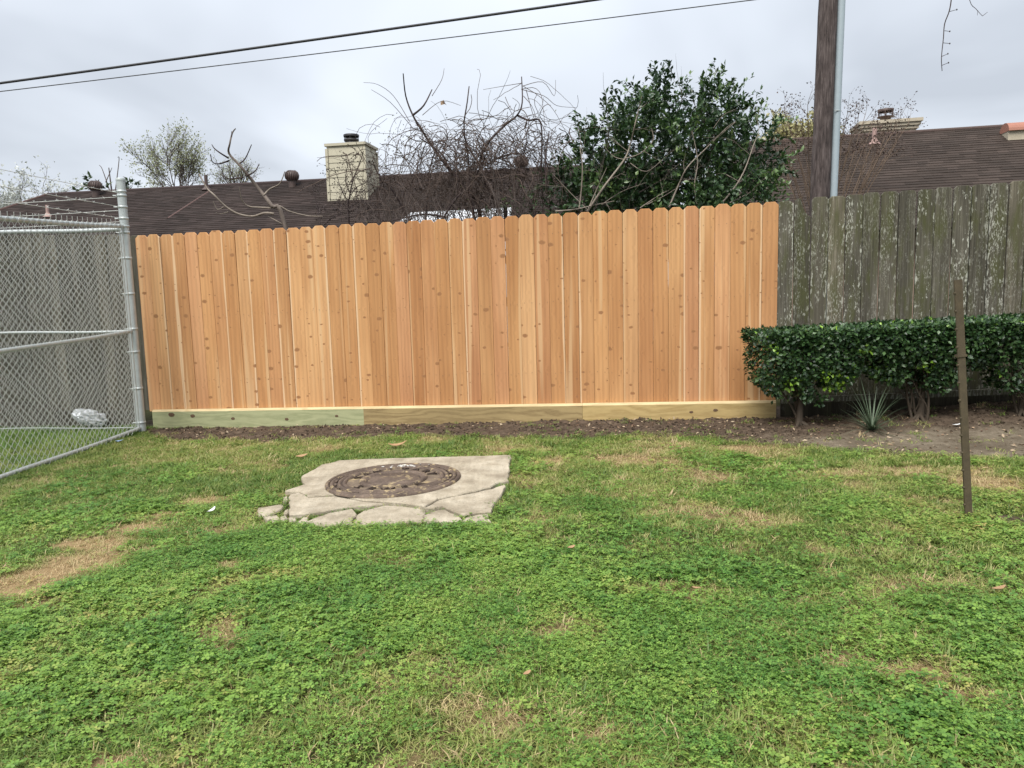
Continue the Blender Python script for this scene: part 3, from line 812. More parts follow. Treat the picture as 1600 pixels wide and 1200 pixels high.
# ------------------------------------------------------------------ concrete slab and manhole cover
def slab():
    c = ground(620, 765)
    t = empty('concrete_slab', (c[0], c[1], gz0(c[0], c[1])), 'cracked tan concrete slab set in the grass around the manhole cover', 'slab')
    for k, poly in PIECES_W.items():
        p = np.array(poly); p = p.mean(0) + (p - p.mean(0)) * (1.0 if k in ('main', 'lower_left', 'lower_right') else 1.035)
        if np.sum(p[:, 0] * np.roll(p[:, 1], -1) - p[:, 1] * np.roll(p[:, 0], -1)) < 0: p = p[::-1]
        # jagged edge: subdivide and jitter
        q = []
        for i in range(len(p)):
            a, b = p[i], p[(i + 1) % len(p)]; L = np.linalg.norm(b - a); m = max(1, int(L / 0.04))
            for j in range(m):
                w = a + (b - a) * j / m; amp = 0.004 if m > 1 else 0.002
                q.append(w + rng.normal(size=2) * amp)
        q = np.array(q); n = len(q); cen = q.mean(0)
        dz = {'main': 0, 'lower_right': -0.002, 'lower_left': -0.004}.get(k, -0.006 - 0.008 * rng.random())
        tx, ty = rng.normal(size=2) * (0.002 if k in ('main', 'lower_right') else 0.012)
        def zz(pt, base): return gz0(pt[0], pt[1]) * 0 + 0.0203 * pt[0] + base + (pt[0] - cen[0]) * tx + (pt[1] - cen[1]) * ty
        gl = SLAB_GL
        top = SLAB_TOP + dz + 0.004
        inner = q + (cen - q) / np.linalg.norm(cen - q, axis=1, keepdims=True) * 0.006
        V = [(*pt, zz(pt, gl - 0.06)) for pt in q] + [(*pt, zz(pt, gl + top - 0.007)) for pt in q] + [(*pt, zz(pt, gl + top)) for pt in inner]
        Fs = []
        for i in range(n):
            j = (i + 1) % n
            Fs += [(i, j, n + j, n + i), (n + i, n + j, 2 * n + j, 2 * n + i)]
        Fs.append(tuple(range(2 * n, 3 * n)))
        mb = MB(); mb.add(V, Fs); mb.build('slab_piece', M['concrete'], t)
    return t
slab()

M['flake'] = m_plain('chalky_paint', (0.50, 0.48, 0.44), 0.8, 0.25, 40)
def manhole():
    lft = ground(511, 766, SLAB_TOP); rgt = ground(711, 744, SLAB_TOP); tp = ground(622, 727, SLAB_TOP); bt = ground(598, 781, SLAB_TOP)
    c = (lft + rgt) / 2; c[1] = (tp[1] + bt[1]) / 2
    Rr = 0.5 * np.linalg.norm((rgt - lft)[:2]) ; Rr = 0.5 * (Rr + 0.5 * (tp[1] - bt[1]))
    print('manhole', c, Rr)
    z0 = SLAB_GL + 0.0203 * c[0] + SLAB_TOP + 0.003
    c[2] = z0
    t = empty('manhole_cover', c, 'round rusty cast iron manhole cover with raised ring lettering in the slab', 'manhole cover')
    k = Rr / 0.43
    mb = MB(); mb.lathe(c, [(0.432 * k, 0.002), (0.430 * k, 0.014), (0.424 * k, 0.018), (0.412 * k, 0.018), (0.408 * k, 0.015), (0.406 * k, 0.002)], 96); mb.build('frame_ring', M['iron'], t)
    mb = MB(); mb.lathe(c, [(0.402 * k, 0.002), (0.400 * k, 0.016), (0.384 * k, 0.020), (0.380 * k, 0.006), (0.354 * k, 0.006), (0.348 * k, 0.020), (0.335 * k, 0.020), (0.332 * k, 0.012), (0.322 * k, 0.012), (0.318 * k, 0.020), (0.302 * k, 0.020), (0.297 * k, 0.004)], 96); mb.build('cover_rim', M['iron'], t)
    mb = MB(); mb.lathe(c, [(0.299 * k, 0.005), (0.213 * k, 0.005)], 96); mb.build('lettering_band', M['iron_band'], t)
    mb = MB(); mb.lathe(c, [(0.218 * k, 0.004), (0.214 * k, 0.020), (0.180 * k, 0.020), (0.174 * k, 0.005), (0.166 * k, 0.005), (0.160 * k, 0.015), (0.001, 0.016)], 96); mb.build('cover_centre', M['iron'], t)
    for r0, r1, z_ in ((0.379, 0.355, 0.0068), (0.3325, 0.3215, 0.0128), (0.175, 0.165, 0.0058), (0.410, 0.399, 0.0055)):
        mb = MB(); mb.lathe(c, [(r0 * k, z_), (r1 * k, z_)], 96); mb.build('groove_ring', M['iron_dark'], t)  # dark discs added over groove floors to deepen the lines between rings
    # small raised pads round the rim
    for i in range(24):
        a = 2 * math.pi * i / 24; q = 0.366 * k
        mb = MB(); mb.box((c[0] + q * math.cos(a), c[1] + q * math.sin(a), z0 + 0.0145), (0.012, 0.045, 0.007), a); mb.build('rim_pad', M['iron'], t)
    # lettering on the band
    def word(txt, a0, da, inward):
        for i, ch in enumerate(txt):
            if ch == ' ': continue
            cu = bpy.data.curves.new('letter', 'FONT'); cu.body = ch; cu.size = 0.088 * k; cu.align_x = 'CENTER'; cu.extrude = 0.004
            tmp = bpy.data.objects.new('letter_tmp', cu); COL.objects.link(tmp)
            bpy.context.view_layer.update()
            me = bpy.data.meshes.new_from_object(tmp.evaluated_get(bpy.context.evaluated_depsgraph_get()))
            bpy.data.objects.remove(tmp); me.name = 'letter'
            me.materials.clear(); me.materials.append(M['iron_dark'])
            a = a0 + da * i
            if inward: rr, rz = 0.224 * k, a - math.pi / 2       # reads from outside, tops outward
            else: rr, rz = 0.288 * k, a + math.pi / 2
            link('letter', me, t, (c[0] + rr * math.cos(a), c[1] + rr * math.sin(a), z0 + 0.013), (0, 0, rz))
    word('SANITARY', R_(162), R_(-20), True)
    word('SEWER', R_(222), R_(24), False)
    # flakes of white paint near the far side of the cover
    n = 34
    P = np.array([[c[0] + rng.normal() * 0.06 + 0.03, c[1] + 0.33 * k + rng.normal() * 0.02, z0 + 0.021] for _ in range(n)])
    me = leaf_mesh('paint_flakes', P, rdir(n) * np.array([1, 1, 0.05]), rdir(n, 8), rng.uniform(0.015, 0.04, n), rng.uniform(0.012, 0.03, n), M['flake'], 0.05)
    o = link('paint_flakes', me, t); o['kind'] = 'stuff'
    t.rotation_euler = (0, -0.0203, 0)
    return c, Rr
manhole()

# ------------------------------------------------------------------ fence boards
def picket(name, w, h, th, ear, mat, notch=None, b=0.0022):
    """dog-eared board, origin at the middle of its foot, face towards -Y"""
    if notch is None:
        prof = [(-w / 2, 0), (w / 2, 0), (w / 2, h - ear), (w / 2 - ear, h), (-w / 2 + ear, h), (-w / 2, h - ear)]
    else: prof = notch
    n = len(prof)
    cx = 0; cz = h / 2
    V = []
    for (x, z) in prof: V.append((x, th, z))
    for (x, z) in prof: V.append((x, b, z))
    for (x, z) in prof:
        V.append((x - b * np.sign(x) if abs(x) > 0.01 else x, 0, z - (b if z > h * 0.5 else 0)))
    Fs = [tuple(range(n))[::-1]]
    for i in range(n):
        j = (i + 1) % n
        Fs += [(i, j, n + j, n + i), (n + i, n + j, 2 * n + j, 2 * n + i)]
    Fs.append(tuple(range(2 * n, 3 * n)))
    me = bpy.data.meshes.new(name)
    me.from_pydata(V, [], [f[::-1] for f in Fs]); me.update(); me.materials.append(mat)
    return me

def new_fence():
    base = (FL[0], FL[1], gz0(FL[0], FL[1]))
    t = empty('cedar_fence', base, 'new honey coloured cedar picket fence with dog-eared tops and three treated kickboards', 'fence')
    sL, zLt = fence_s(210, 368); sR, zRt = fence_s(1217, 315)
    _, zLb = fence_s(233, 640); _, zRb = fence_s(1212, 625)
    print('fence', sL, sR, zLt, zRt, zLb, zRb)
    nb = 46; pitch = (sR - sL) / nb
    protos = [picket('board', pitch - 0.0025 + d, 1.0, 0.016, 0.022, M['cedar']) for d in (0, 0.0)]
    for i in range(nb):
        f = (i + 0.5) / nb; s = sL + (i + 0.5) * pitch
        zt = zLt + (zRt - zLt) * f + rng.normal() * 0.003; zb = zLb + (zRb - zLb) * f - 0.02
        p = FL + FU * s - FN * (0.004 + abs(rng.normal()) * 0.003)
        h = zt - zb
        me = picket('board', pitch - 0.0012 - 0.0010 * rng.random(), h, 0.016, 0.031 + rng.normal() * 0.003, M['cedar'])
        o = link('board', me, t, (p[0], p[1], zb), (rng.normal() * 0.002, rng.normal() * 0.0006, FANG + rng.normal() * 0.010))
    # rails on the far side
    for fz in (0.25, 1.0, 1.68):
        a = FL - FN * 0.045; mid = (FL + FR) / 2 - FN * 0.045
        mb = MB(); mb.box((mid[0] - FU[0] * 0.06, mid[1] - FU[1] * 0.06, (zLb + zRb) / 2 + fz), (FLEN - 0.30, 0.038, 0.089), FANG); mb.build('rail', M['pine_yellow'], t)
    # nail heads along the three rails
    V = []; Fs = []
    for i in range(nb):
        for fz in (0.30, 0.97, 1.62):
            for sd in (-0.035, 0.035):
                s_ = sL + (i + 0.5) * pitch + sd + rng.normal() * 0.006; f = (i + 0.5) / nb; z = zLb + (zRb - zLb) * f + fz + rng.normal() * 0.008
                p = FL + FU * s_ + FN * 0.0012; n0 = len(V)
                V += [(p[0] + FU[0] * 0.0036 * math.cos(q * 1.0472), p[1] + FU[1] * 0.0036 * math.cos(q * 1.0472), z + 0.0036 * math.sin(q * 1.0472)) for q in range(6)]
                Fs.append(tuple(range(n0, n0 + 6)))
    mb = MB(); mb.add(V, Fs); o = mb.build('nail_heads', M['nail'], t); o['kind'] = 'stuff'
    # kickboards
    cuts = [238, 568, 910, 1213]; mats = ['pine_green', 'pine_brown', 'pine_yellow']
    labs = ['greenish treated kickboard with dark knots', 'brown treated kickboard', 'yellow tan treated kickboard']
    knots = [[(268, 648, .019), (301, 650, .015), (364, 654, .012), (448, 655, .012), (526, 650, .010)], [], [(1080, 644, .010), (1118, 641, .012)]]
    for i in range(3):
        s0, _ = fence_s(cuts[i], 650, 0.04); s1, _ = fence_s(cuts[i + 1], 640, 0.04); s0 += 0.0015; s1 -= 0.0015
        f0 = s0 / FLEN; f1 = s1 / FLEN
        def P(s, off, z): p = FL + FU * s + FN * off; return (p[0], p[1], z)
        z0 = zLb + (zRb - zLb) * f0; z1 = zLb + (zRb - zLb) * f1; b = 0.012; hh = 0.235
        V = []
        for s, z in ((s0, z0), (s1, z1)):
            V += [P(s, 0.002, z - hh), P(s, 0.002, z), P(s, 0.040 - b, z), P(s, 0.040, z - b * 1.7), P(s, 0.040, z - hh)]
        Fs = [(0, 1, 2, 3, 4), (9, 8, 7, 6, 5)] + [(k + 1, k, k + 5, k + 6) for k in range(4)]
        me = bpy.data.meshes.new('kickboard'); me.from_pydata(V, [], Fs); me.update(); me.materials.append(M[mats[i]]); me.materials.append(M['pine_edge']); me.polygons[3].material_index = 1; me.polygons[4].material_index = 1
        kb = link('kickboard', me, t); kb['label'] = labs[i]
        for (px, py, r) in knots[i]:
            s, z = fence_s(px, py, 0.041)
            mb = MB(); n = 14; pts = []; r = r * 1.35
            for q in range(n):
                an = 6.283 * q / n; rr = r * (1 + 0.2 * rng.random())
                pts.append(P(s + 1.25 * rr * math.cos(an), 0.0408, z + 0.8 * rr * math.sin(an)))
            pts.append(P(s, 0.0425, z))
            mb.add(pts, [(q, (q + 1) % n, n) for q in range(n)]); mb.build('knot', M['knot'], kb)
    return zLt, zRt, zLb, zRb
M['nail'] = m_plain('nail_head_stain', (0.20, 0.12, 0.07), 0.6, 0.2, 20)
b = NB('dark_knot'); q = b.noise(b.tc(), 160, 3, 0.7)
M['knot'] = b.done(b.ramp(q, [(0.3, (0.05, 0.03, 0.018)), (0.7, (0.17, 0.10, 0.05))]), 0.7)
FZ = new_fence()

def old_fence_right():
    t = empty('old_fence', (FR[0] + 0.05, FR[1], gz0(FR[0], FR[1])), 'weathered mossy grey-green picket fence behind the clipped hedge', 'fence')
    w = 0.1445
    for i in range(36):
        s = -0.055 + (i + 0.5) * w; p = FR + OU * s - FN * 0.02
        zt = 1.985 + 0.036 * min(s, 3.4) + rng.normal() * 0.004
        if i >= 1: zt += 0.008
        zb = 0.20 + 0.045 * s
        h = zt - zb
        if i == 1:
            ww = w - 0.006
            notch = [(-ww / 2, 0), (ww / 2, 0), (ww / 2, h - 0.165), (ww / 2 - 0.022, h - 0.15), (ww / 2 - 0.05, h - 0.12), (0.005, h - 0.085), (-0.012, h - 0.035), (-0.02, h), (-ww / 2 + 0.02, h), (-ww / 2, h - 0.022)]
            me = picket('board', ww, h, 0.016, 0.02, M['old'], notch)
        else: me = picket('board', w - 0.006 - 0.004 * rng.random(), h, 0.024, 0.018 + 0.006 * rng.random(), M['old'], None, 0.003)
        o = link('board', me, t, (p[0], p[1], zb), (rng.normal() * 0.004, rng.normal() * 0.0015, OANG + rng.normal() * 0.02))
        if i == 1: o['label'] = 'old board with its top corner broken off'
    on = np.array([OU[1], -OU[0]]); on = -on if on[1] > 0 else on
    c = FR + OU * 1.65 + on * 0.02
    mb = MB()
    V = []
    for s in (0.0, 5.1):
        p = FR + OU * s
        for off, dz in ((0.002, 0.0), (0.002, 0.05), (0.045, 0.05), (0.045, 0.0)):
            qd = p + on * off; V.append((qd[0], qd[1], 0.185 + 0.045 * s + dz - 0.02))
    mb.add(V, [(0, 1, 2, 3), (7, 6, 5, 4), (0, 4, 5, 1), (1, 5, 6, 2), (2, 6, 7, 3), (3, 7, 4, 0)]); mb.build('bottom_rail', M['old'], t)
    V = []
    for s in (0.0, 5.1):
        p = FR + OU * s
        for off, dz in ((-0.02, -0.35), (-0.02, 0.02), (-0.05, 0.02), (-0.05, -0.35)):
            qd = p + on * off; V.append((qd[0], qd[1], 0.185 + 0.045 * s + dz))
    mb = MB(); mb.add(V, [(0, 1, 2, 3), (7, 6, 5, 4), (0, 4, 5, 1), (1, 5, 6, 2), (2, 6, 7, 3), (3, 7, 4, 0)]); mb.build('kickboard', M['old_dark'], t)
M['old_dark'] = m_oldwood('old_dark_wood', (0.35, 0.33, 0.3), 0.1, 0.3)  # old wood tinted much darker, for the board below the rail
old_fence_right()

def old_fence_left():
    a = FL + FU * 0.10
    t = empty('old_fence', (a[0] - 0.1, a[1], gz0(a[0], a[1])), 'weathered grey picket fence seen through the chain link', 'fence')
    w = 0.145
    for i in range(20):
        s = 0.015 + (i + 0.5) * w; p = a - FU * s - FN * 0.026
        zt = 1.93 + rng.normal() * 0.008 + 0.006 * i; zb = 0.10 - 0.004 * i
        me = picket('board', w - 0.002 - 0.003 * rng.random(), zt - zb, 0.018, 0.022, M['old_grey'], None, 0.005)
        link('board', me, t, (p[0], p[1], zb), (rng.normal() * 0.004, rng.normal() * 0.004, FANG + rng.normal() * 0.02))
    c = a - FU * 1.60 + FN * 0.006
    mb = MB(); mb.box((c[0], c[1], 0.0), (2.9, 0.036, 0.20), FANG); mb.build('kickboard', M['old_grey'], t)
old_fence_left()

# ------------------------------------------------------------------ chain link fence with barbed wire
def chain_link():
    base = ground(222, 675); PX, PY = base[0], base[1]
    zt_ = at(177, 280, PY); print('post', base, zt_)
    post_top = zt_[2]; z0 = float(gz0(PX, PY))
    t = empty('chain_link_fence', (PX, PY, z0), 'galvanized chain link fence corner with barbed wire strands in front of the grey pickets', 'fence')
    Pt = np.array([PX, PY, 0.0])
    mb = MB(); mb.tube([(PX, PY, z0 - 0.1), (PX, PY, post_top)], 0.041, 20); mb.build('corner_post', M['galv'], t)
    mb = MB(); mb.lathe((PX, PY, post_top), [(0.044, -0.02), (0.045, 0.0), (0.043, 0.006), (0.001, 0.009)], 20); mb.build('post_cap', M['galv'], t)
    for z in [z0 + 0.1, z0 + 0.45, z0 + 0.82, z0 + 1.05, z0 + 1.4, z0 + 1.75, z0 + 2.0, z0 + 2.06, post_top - 0.12, post_top - 0.16, post_top - 0.27, post_top - 0.38]:
        mb = MB(); mb.lathe((PX, PY, z), [(0.041, -0.012), (0.0445, -0.011), (0.0445, 0.011), (0.041, 0.012)], 20); mb.build('tension_band', M['galv'], t)
        mb = MB(); mb.tube([(PX - 0.044, PY - 0.02, z), (PX - 0.075, PY - 0.025, z)], 0.006, 6); mb.build('bolt', M['galv'], t)
    # near panel comes towards the camera, far panel runs left along the old pickets
    E = np.array([-3.93, 5.9]); nd = (E - Pt[:2]) / np.linalg.norm(E - Pt[:2])
    fdv = -FU
    def panel(d, L, top_a, top_slope, bot_a, bot_slope, mid_a, mid_slope, off):
        sd = np.array([-d[1], d[0]])
        def Q(s, z, o=0.0): p = Pt[:2] + d * s + sd * o; return (p[0], p[1], z)
        n = 12
        for nm, z, sl, r in (('top_rail', top_a, top_slope, 0.021), ('middle_rail', mid_a, mid_slope, 0.019 if d is not fdv else 0.013), ('bottom_rail' if d is not fdv else 'tension_wire', bot_a, bot_slope, 0.019 if d is not fdv else 0.0045)):
            pth = [Q(0.03 + (L - 0.03) * i / n, z + sl * L * i / n - (0.006 * math.sin(math.pi * 3 * i / n))) for i in range(n + 1)]
            mb = MB(); mb.tube(pth, r, 12); mb.build(nm, M['galv'], t)
        # tension bar
        mb = MB(); mb.box(Q(0.075, (top_a + bot_a) / 2, off), (0.010, 0.005, top_a - bot_a - 0.02), math.atan2(d[1], d[0])); mb.build('tension_bar', M['galv'], t)
        # the woven wire: zigzag strands that hook into each other
        p = 0.0359; r = 0.0026; K = int((L - 0.08) / p); J = int((top_a - bot_a + 0.06) / p)
        V = []; Fs = []
        for k in range(K):
            pts = []
            for j in range(J + 1):
                x = 0.08 + p * (k + ((j + k) % 2)); s = x
                zb = bot_a + bot_slope * s - 0.03; zt = top_a + top_slope * s + 0.025
                z = zb + (zt - zb) * j / J
                o = off + (r * 1.1 if ((j + k) % 2) else -r * 1.1)
                pts.append(np.array(Q(s, z, o)))
            # twisted end above the rail
            if (J + k) % 2: pts.append(pts[-1] + np.array([0, 0, 0.035]))
            # round the bends a little by cutting the corners
            n0 = len(V); m = len(pts); ax = np.array([d[0], d[1], 0.0]); nrm = np.array([sd[0], sd[1], 0.0])
            for q in pts:
                V += [q + ax * r, q + nrm * r, q - ax * r, q - nrm * r]
            for i in range(m - 1):
                for c in range(4):
                    c2 = (c + 1) % 4
                    Fs.append((n0 + i * 4 + c, n0 + i * 4 + c2, n0 + i * 4 + 4 + c2, n0 + i * 4 + 4 + c))
        o = link('wire_mesh', np_mesh('wire_mesh', np.array(V), Fs, M['galv_wire'], True), t); o['kind'] = 'stuff'
        # barbed wire strands
        for zz in (post_top - 0.14, post_top - 0.27, post_top - 0.38):
            if d is fdv: zz -= 0.03
            pth = [Q(0.04 + (L - 0.04) * i / 10, zz - 0.01 * math.sin(math.pi * i / 10)) for i in range(11)]
            mb = MB(); mb.tube(pth, 0.0026, 5)
            for i in range(int(L / 0.13)):
                s = 0.2 + 0.13 * i; z = zz
                c = np.array(Q(s, z)); u = rdir(1)[0] * 0.014; w = rdir(1)[0] * 0.014
                mb.tube([c - u, c + u], 0.0016, 3); mb.tube([c - w, c + w], 0.0016, 3)
            mb.build('barbed_wire', M['galv_wire'], t)
    topz = at(186, 354, PY)[2]
    panel(nd, 4.0, topz, -0.045, z0 + 0.045, -0.018, z0 + 1.03, -0.035, 0.022)
    panel(fdv, 2.7, at(165, 358.5, PY)[2], 0.012, z0 + 0.05, -0.015, z0 + 1.03, 0.0, -0.022)
    return base
POST = chain_link()

# ------------------------------------------------------------------ steel stake
def stake():
    b = ground(1514, 812); b[2] = gh(b[0], b[1])
    top = at(1497, 437, b[1] + 0.02)
    t = empty('steel_stake', b, 'rusty olive steel fence stake standing in the lawn in front of the hedge', 'stake')
    ax = np.array(top) - b; L = np.linalg.norm(ax); ax /= L
    # T section: a flange facing the camera and a stem behind it
    sx = np.cross(ax, np.array([0, 1.0, 0])); sx /= np.linalg.norm(sx); sy = np.cross(sx, ax)
    def pr(a, c, h): return b + ax * h + sx * a + sy * c
    mb = MB()
    zc = L * 0.69
    for (h0, h1, w) in ((-0.3, zc, 0.036), (zc, L, 0.039)):
        prof = [(-w / 2, -0.003), (w / 2, -0.003), (w / 2, 0.003), (0.003, 0.004), (0.003, 0.034), (-0.003, 0.034), (-0.003, 0.004), (-w / 2, 0.003)]
        if sy[1] < 0: prof = [(a, -c) for a, c in prof]
        n = len(prof); V = [pr(a, c, h0) for a, c in prof] + [pr(a, c, h1) for a, c in prof]
        Fs = [(i, (i + 1) % n, n + (i + 1) % n, n + i) for i in range(n)] + [tuple(range(n))[::-1], tuple(range(n, 2 * n))]
        mb.add(V, Fs)
    mb.build('shaft', M['rust'], t)
    mb = MB()
    w = 0.048
    V = [pr(a, c, h) for h in (zc - 0.006, zc + 0.006) for a, c in ((-w / 2, -0.008), (w / 2, -0.008), (w / 2, 0.02), (-w / 2, 0.02))]
    mb.add(V, [(0, 1, 2, 3), (4, 5, 6, 7), (0, 1, 5, 4), (1, 2, 6, 5), (2, 3, 7, 6), (3, 0, 4, 7)]); mb.build('collar', M['rust'], t)
    for i in range(13):
        h = 0.08 + i * (L - 0.1) / 12.5
        mb = MB(); mb.tube([pr(0.018, -0.002, h), pr(0.0265, -0.004, h)], 0.006, 6); mb.build('stud', M['rust'], t)
stake()

# ------------------------------------------------------------------ branch helpers
def wander(p, d, L, n, wob, up=0.0):
    pts = [np.array(p, float)]; d = np.array(d, float); d /= np.linalg.norm(d)
    for i in range(n):
        d = d + rng.normal(size=3) * wob + np.array([0, 0, up]); d /= np.linalg.norm(d)
        pts.append(pts[-1] + d * L / n)
    return pts, d
def twigs(mb, p, d, L, r, level, tips=None, wob=0.12, up=0.02, spread=0.7, kids=4, sides=5):
    n = max(3, int(L / 0.10)) if level else max(3, int(L / 0.12)); n = min(n, 9)
    pts, dd = wander(p, d, L, n, wob, up)
    mb.tube(pts, [r * (1 - 0.65 * i / n) for i in range(n + 1)], sides if r > 0.006 else 3, cap=False)
    if tips is not None: tips.append((pts[-1], dd))
    if level <= 0: 
        return
    for k in range(kids):
        i = rng.integers(max(1, n // 3), n + 1); q = pts[i]
        base = pts[i] - pts[i - 1]; base /= np.linalg.norm(base)
        nd = base + rdir(1)[0] * spread; nd /= np.linalg.norm(nd)
        twigs(mb, q, nd, L * rng.uniform(0.4, 0.7), r * 0.5, level - 1, tips, wob * 1.1, up, spread, kids, sides)
def pix_path(pts, y, jit=0.0):
    out = []
    for i, p in enumerate(pts):
        yy = p[2] if len(p) > 2 else y + (rng.normal() * jit if i else 0)
        out.append(at(p[0], p[1], yy))
    return out
def smooth_path(P, m=4):
    P = [np.array(p) for p in P]; o = []
    for i in range(len(P) - 1):
        p0 = P[max(0, i - 1)]; p1 = P[i]; p2 = P[i + 1]; p3 = P[min(len(P) - 1, i + 2)]
        for k in range(m):
            t = k / m
            o.append(0.5 * ((2 * p1) + (-p0 + p2) * t + (2 * p0 - 5 * p1 + 4 * p2 - p3) * t * t + (-p0 + 3 * p1 - 3 * p2 + p3) * t ** 3))
    o.append(P[-1]); return o
def limb(mb, pts, r0, r1, y, jit=0.05, sides=7, foot=None):
    P = pix_path(pts, y, jit)
    k0 = 0
    if foot is not None: P = [np.array(foot)] + P; k0 = 4
    P = smooth_path(P); n = len(P) - 1
    mb.tube(P, [r0 * (1.25 - 0.25 * i / 4) if i < k0 else r0 + (r1 - r0) * ((i - k0) / (n - k0)) ** 0.8 for i in range(n + 1)], sides, cap=False)
    return P

# ------------------------------------------------------------------ clipped hedge
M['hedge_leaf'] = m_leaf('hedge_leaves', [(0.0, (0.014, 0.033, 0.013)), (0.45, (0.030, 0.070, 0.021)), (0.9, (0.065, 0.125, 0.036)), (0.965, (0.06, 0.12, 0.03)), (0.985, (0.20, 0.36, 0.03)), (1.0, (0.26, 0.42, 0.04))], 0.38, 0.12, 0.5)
def hedge():
    # top edge of the hedge in the photograph, base points of the three trunks
    data = [
        ((1248, 660), 2.05, 3.02, 'clipped dark green hedge shrub at the end beside the new fence', 6.42),
        ((1437, 650), 3.02, 3.80, 'clipped dark green hedge shrub in the middle behind the spiky plant', 6.26),
        ((1597, 640), 3.80, 4.85, 'clipped dark green hedge shrub behind the steel stake at the photo edge', 6.08)]
    for (bp, x0, x1, lab, yc) in data:
        g = ground(*bp); bx = g[0]; by = yc; bz = gh(bx, by)
        # keep the trunk on the ray of its base
        r = ray(*bp); bx = r[0] / r[1] * by
        bz = float(gz0(bx, by))
        t = empty('hedge_shrub', (bx, by, bz), lab, 'shrub', 'clipped hedge shrubs along the old fence')
        mb = MB()
        n = 19000
        xs = rng.uniform(x0, x1, n)
        # local depth centre follows the old fence
        yc_ = by + (xs - bx) * (OU[1] / OU[0])
        ztop = 0.835 + 0.042 * (xs - 2.05)
        dx = np.abs(xs - bx)
        zbot = gz0(xs, xs * 0 + by) + 0.22 + 0.23 * sstep(0.12, 0.46, dx) + 0.14 * (fbm(xs, xs * 0 + bx, 4.0, 2, 3) - 0.5)
        if x0 < 2.2: zbot = np.where(xs < bx, gz0(xs, xs * 0 + by) + 0.24 + 0.10 * (fbm(xs, xs * 0 + 3.0, 6.0, 2, 3) - 0.5), zbot)
        u = rng.uniform(-1, 1, n); vv = rng.random(n)
        # prefer the outer shell: top and front
        vv = np.where(rng.random(n) < 0.42, 1 - rng.random(n) ** 2 * 0.16, vv)
        u = np.where(rng.random(n) < 0.5, np.sign(u) * (1 - 0.25 * rng.random(n) ** 1.5), u)
        half = 0.30 * (0.45 + 0.55 * np.clip(vv * 1.5, 0, 1)) 
        z = zbot + (ztop - zbot) * vv
        y = yc_ + u * half + rng.normal(size=n) * 0.015
        xs = xs + rng.normal(size=n) * 0.012
        z = z + rng.normal(size=n) * 0.012 + 0.02 * (fbm(xs, y, 6, 2, 13) - 0.5)
        # rounded left end of the hedge, pulled in towards its foot
        if x0 < 2.2:
            xl = 2.04 + 0.03 * (1 - vv) + 0.13 * sstep(0.65, 1.0, 1 - vv) + 0.05 * (fbm(z, y, 5, 2, 15) - 0.5)
            keep = xs > xl
        else: keep = np.ones(n, bool)
        hole = fbm(xs * 1.0, z * 1.3, 5.5, 3, 23)
        low = 1 - vv
        keep &= (rng.random(n) > 0.95 * sstep(0.45, 0.58, hole) * sstep(0.30, 0.75, low))
        P = np.stack([xs, y, z], 1)[keep]; m = len(P)
        outw = np.stack([rng.normal(size=m) * 0.5, u[keep] * 0.9, (vv[keep] - 0.4) * 1.4], 1) + rng.normal(size=(m, 3)) * 0.5
        D = outw * 0.5 + rdir(m) * 0.9
        Nn = outw + np.array([0, -0.2, 0.5])
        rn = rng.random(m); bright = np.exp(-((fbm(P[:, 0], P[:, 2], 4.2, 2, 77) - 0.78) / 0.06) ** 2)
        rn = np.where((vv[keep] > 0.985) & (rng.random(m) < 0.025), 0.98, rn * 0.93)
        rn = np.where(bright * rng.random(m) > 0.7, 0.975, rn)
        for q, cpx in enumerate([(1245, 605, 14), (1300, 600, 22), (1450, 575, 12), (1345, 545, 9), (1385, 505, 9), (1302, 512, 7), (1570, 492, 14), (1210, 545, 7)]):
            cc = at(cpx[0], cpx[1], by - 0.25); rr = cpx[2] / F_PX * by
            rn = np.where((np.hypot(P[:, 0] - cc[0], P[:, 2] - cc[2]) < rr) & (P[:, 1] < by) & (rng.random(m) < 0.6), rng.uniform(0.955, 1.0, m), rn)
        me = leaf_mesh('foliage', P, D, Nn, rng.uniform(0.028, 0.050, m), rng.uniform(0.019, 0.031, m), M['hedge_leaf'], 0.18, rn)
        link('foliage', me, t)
        # several crooked stems from one foot
        for k in range(4):
            a = rng.uniform(-0.1 if x0 < 2.2 else -0.7, 0.7); p0 = np.array([bx + rng.normal() * 0.025, by + rng.normal() * 0.02, bz - 0.04])
            d = np.array([math.sin(a) * 0.75, rng.normal() * 0.25, 1.0])
            twigs(mb, p0, d, 0.46, 0.013, 2, None, 0.14, 0.02, 0.6, 3, 6)
        mb.tube([(bx, by, bz - 0.06), (bx + 0.005, by, bz + 0.04), (bx + 0.01, by, bz + 0.14), (bx + 0.03, by + 0.01, bz + 0.34)], [0.045, 0.034, 0.026, 0.012], 8, cap=False)
        for k in range(5):
            a = rng.uniform(3.4, 6.2); mb.tube([(bx, by, bz + 0.05), (bx + 0.07 * math.cos(a), by + 0.07 * math.sin(a), bz + 0.015), (bx + 0.16 * math.cos(a), by + 0.16 * math.sin(a), bz - 0.02)], [0.02, 0.014, 0.006], 5, cap=False)
        mb.build('trunk', M['hedge_stem'], t)
M['hedge_stem'] = m_bark('brown_hedge_stems', (0.035, 0.026, 0.018), (0.105, 0.082, 0.06))
hedge()

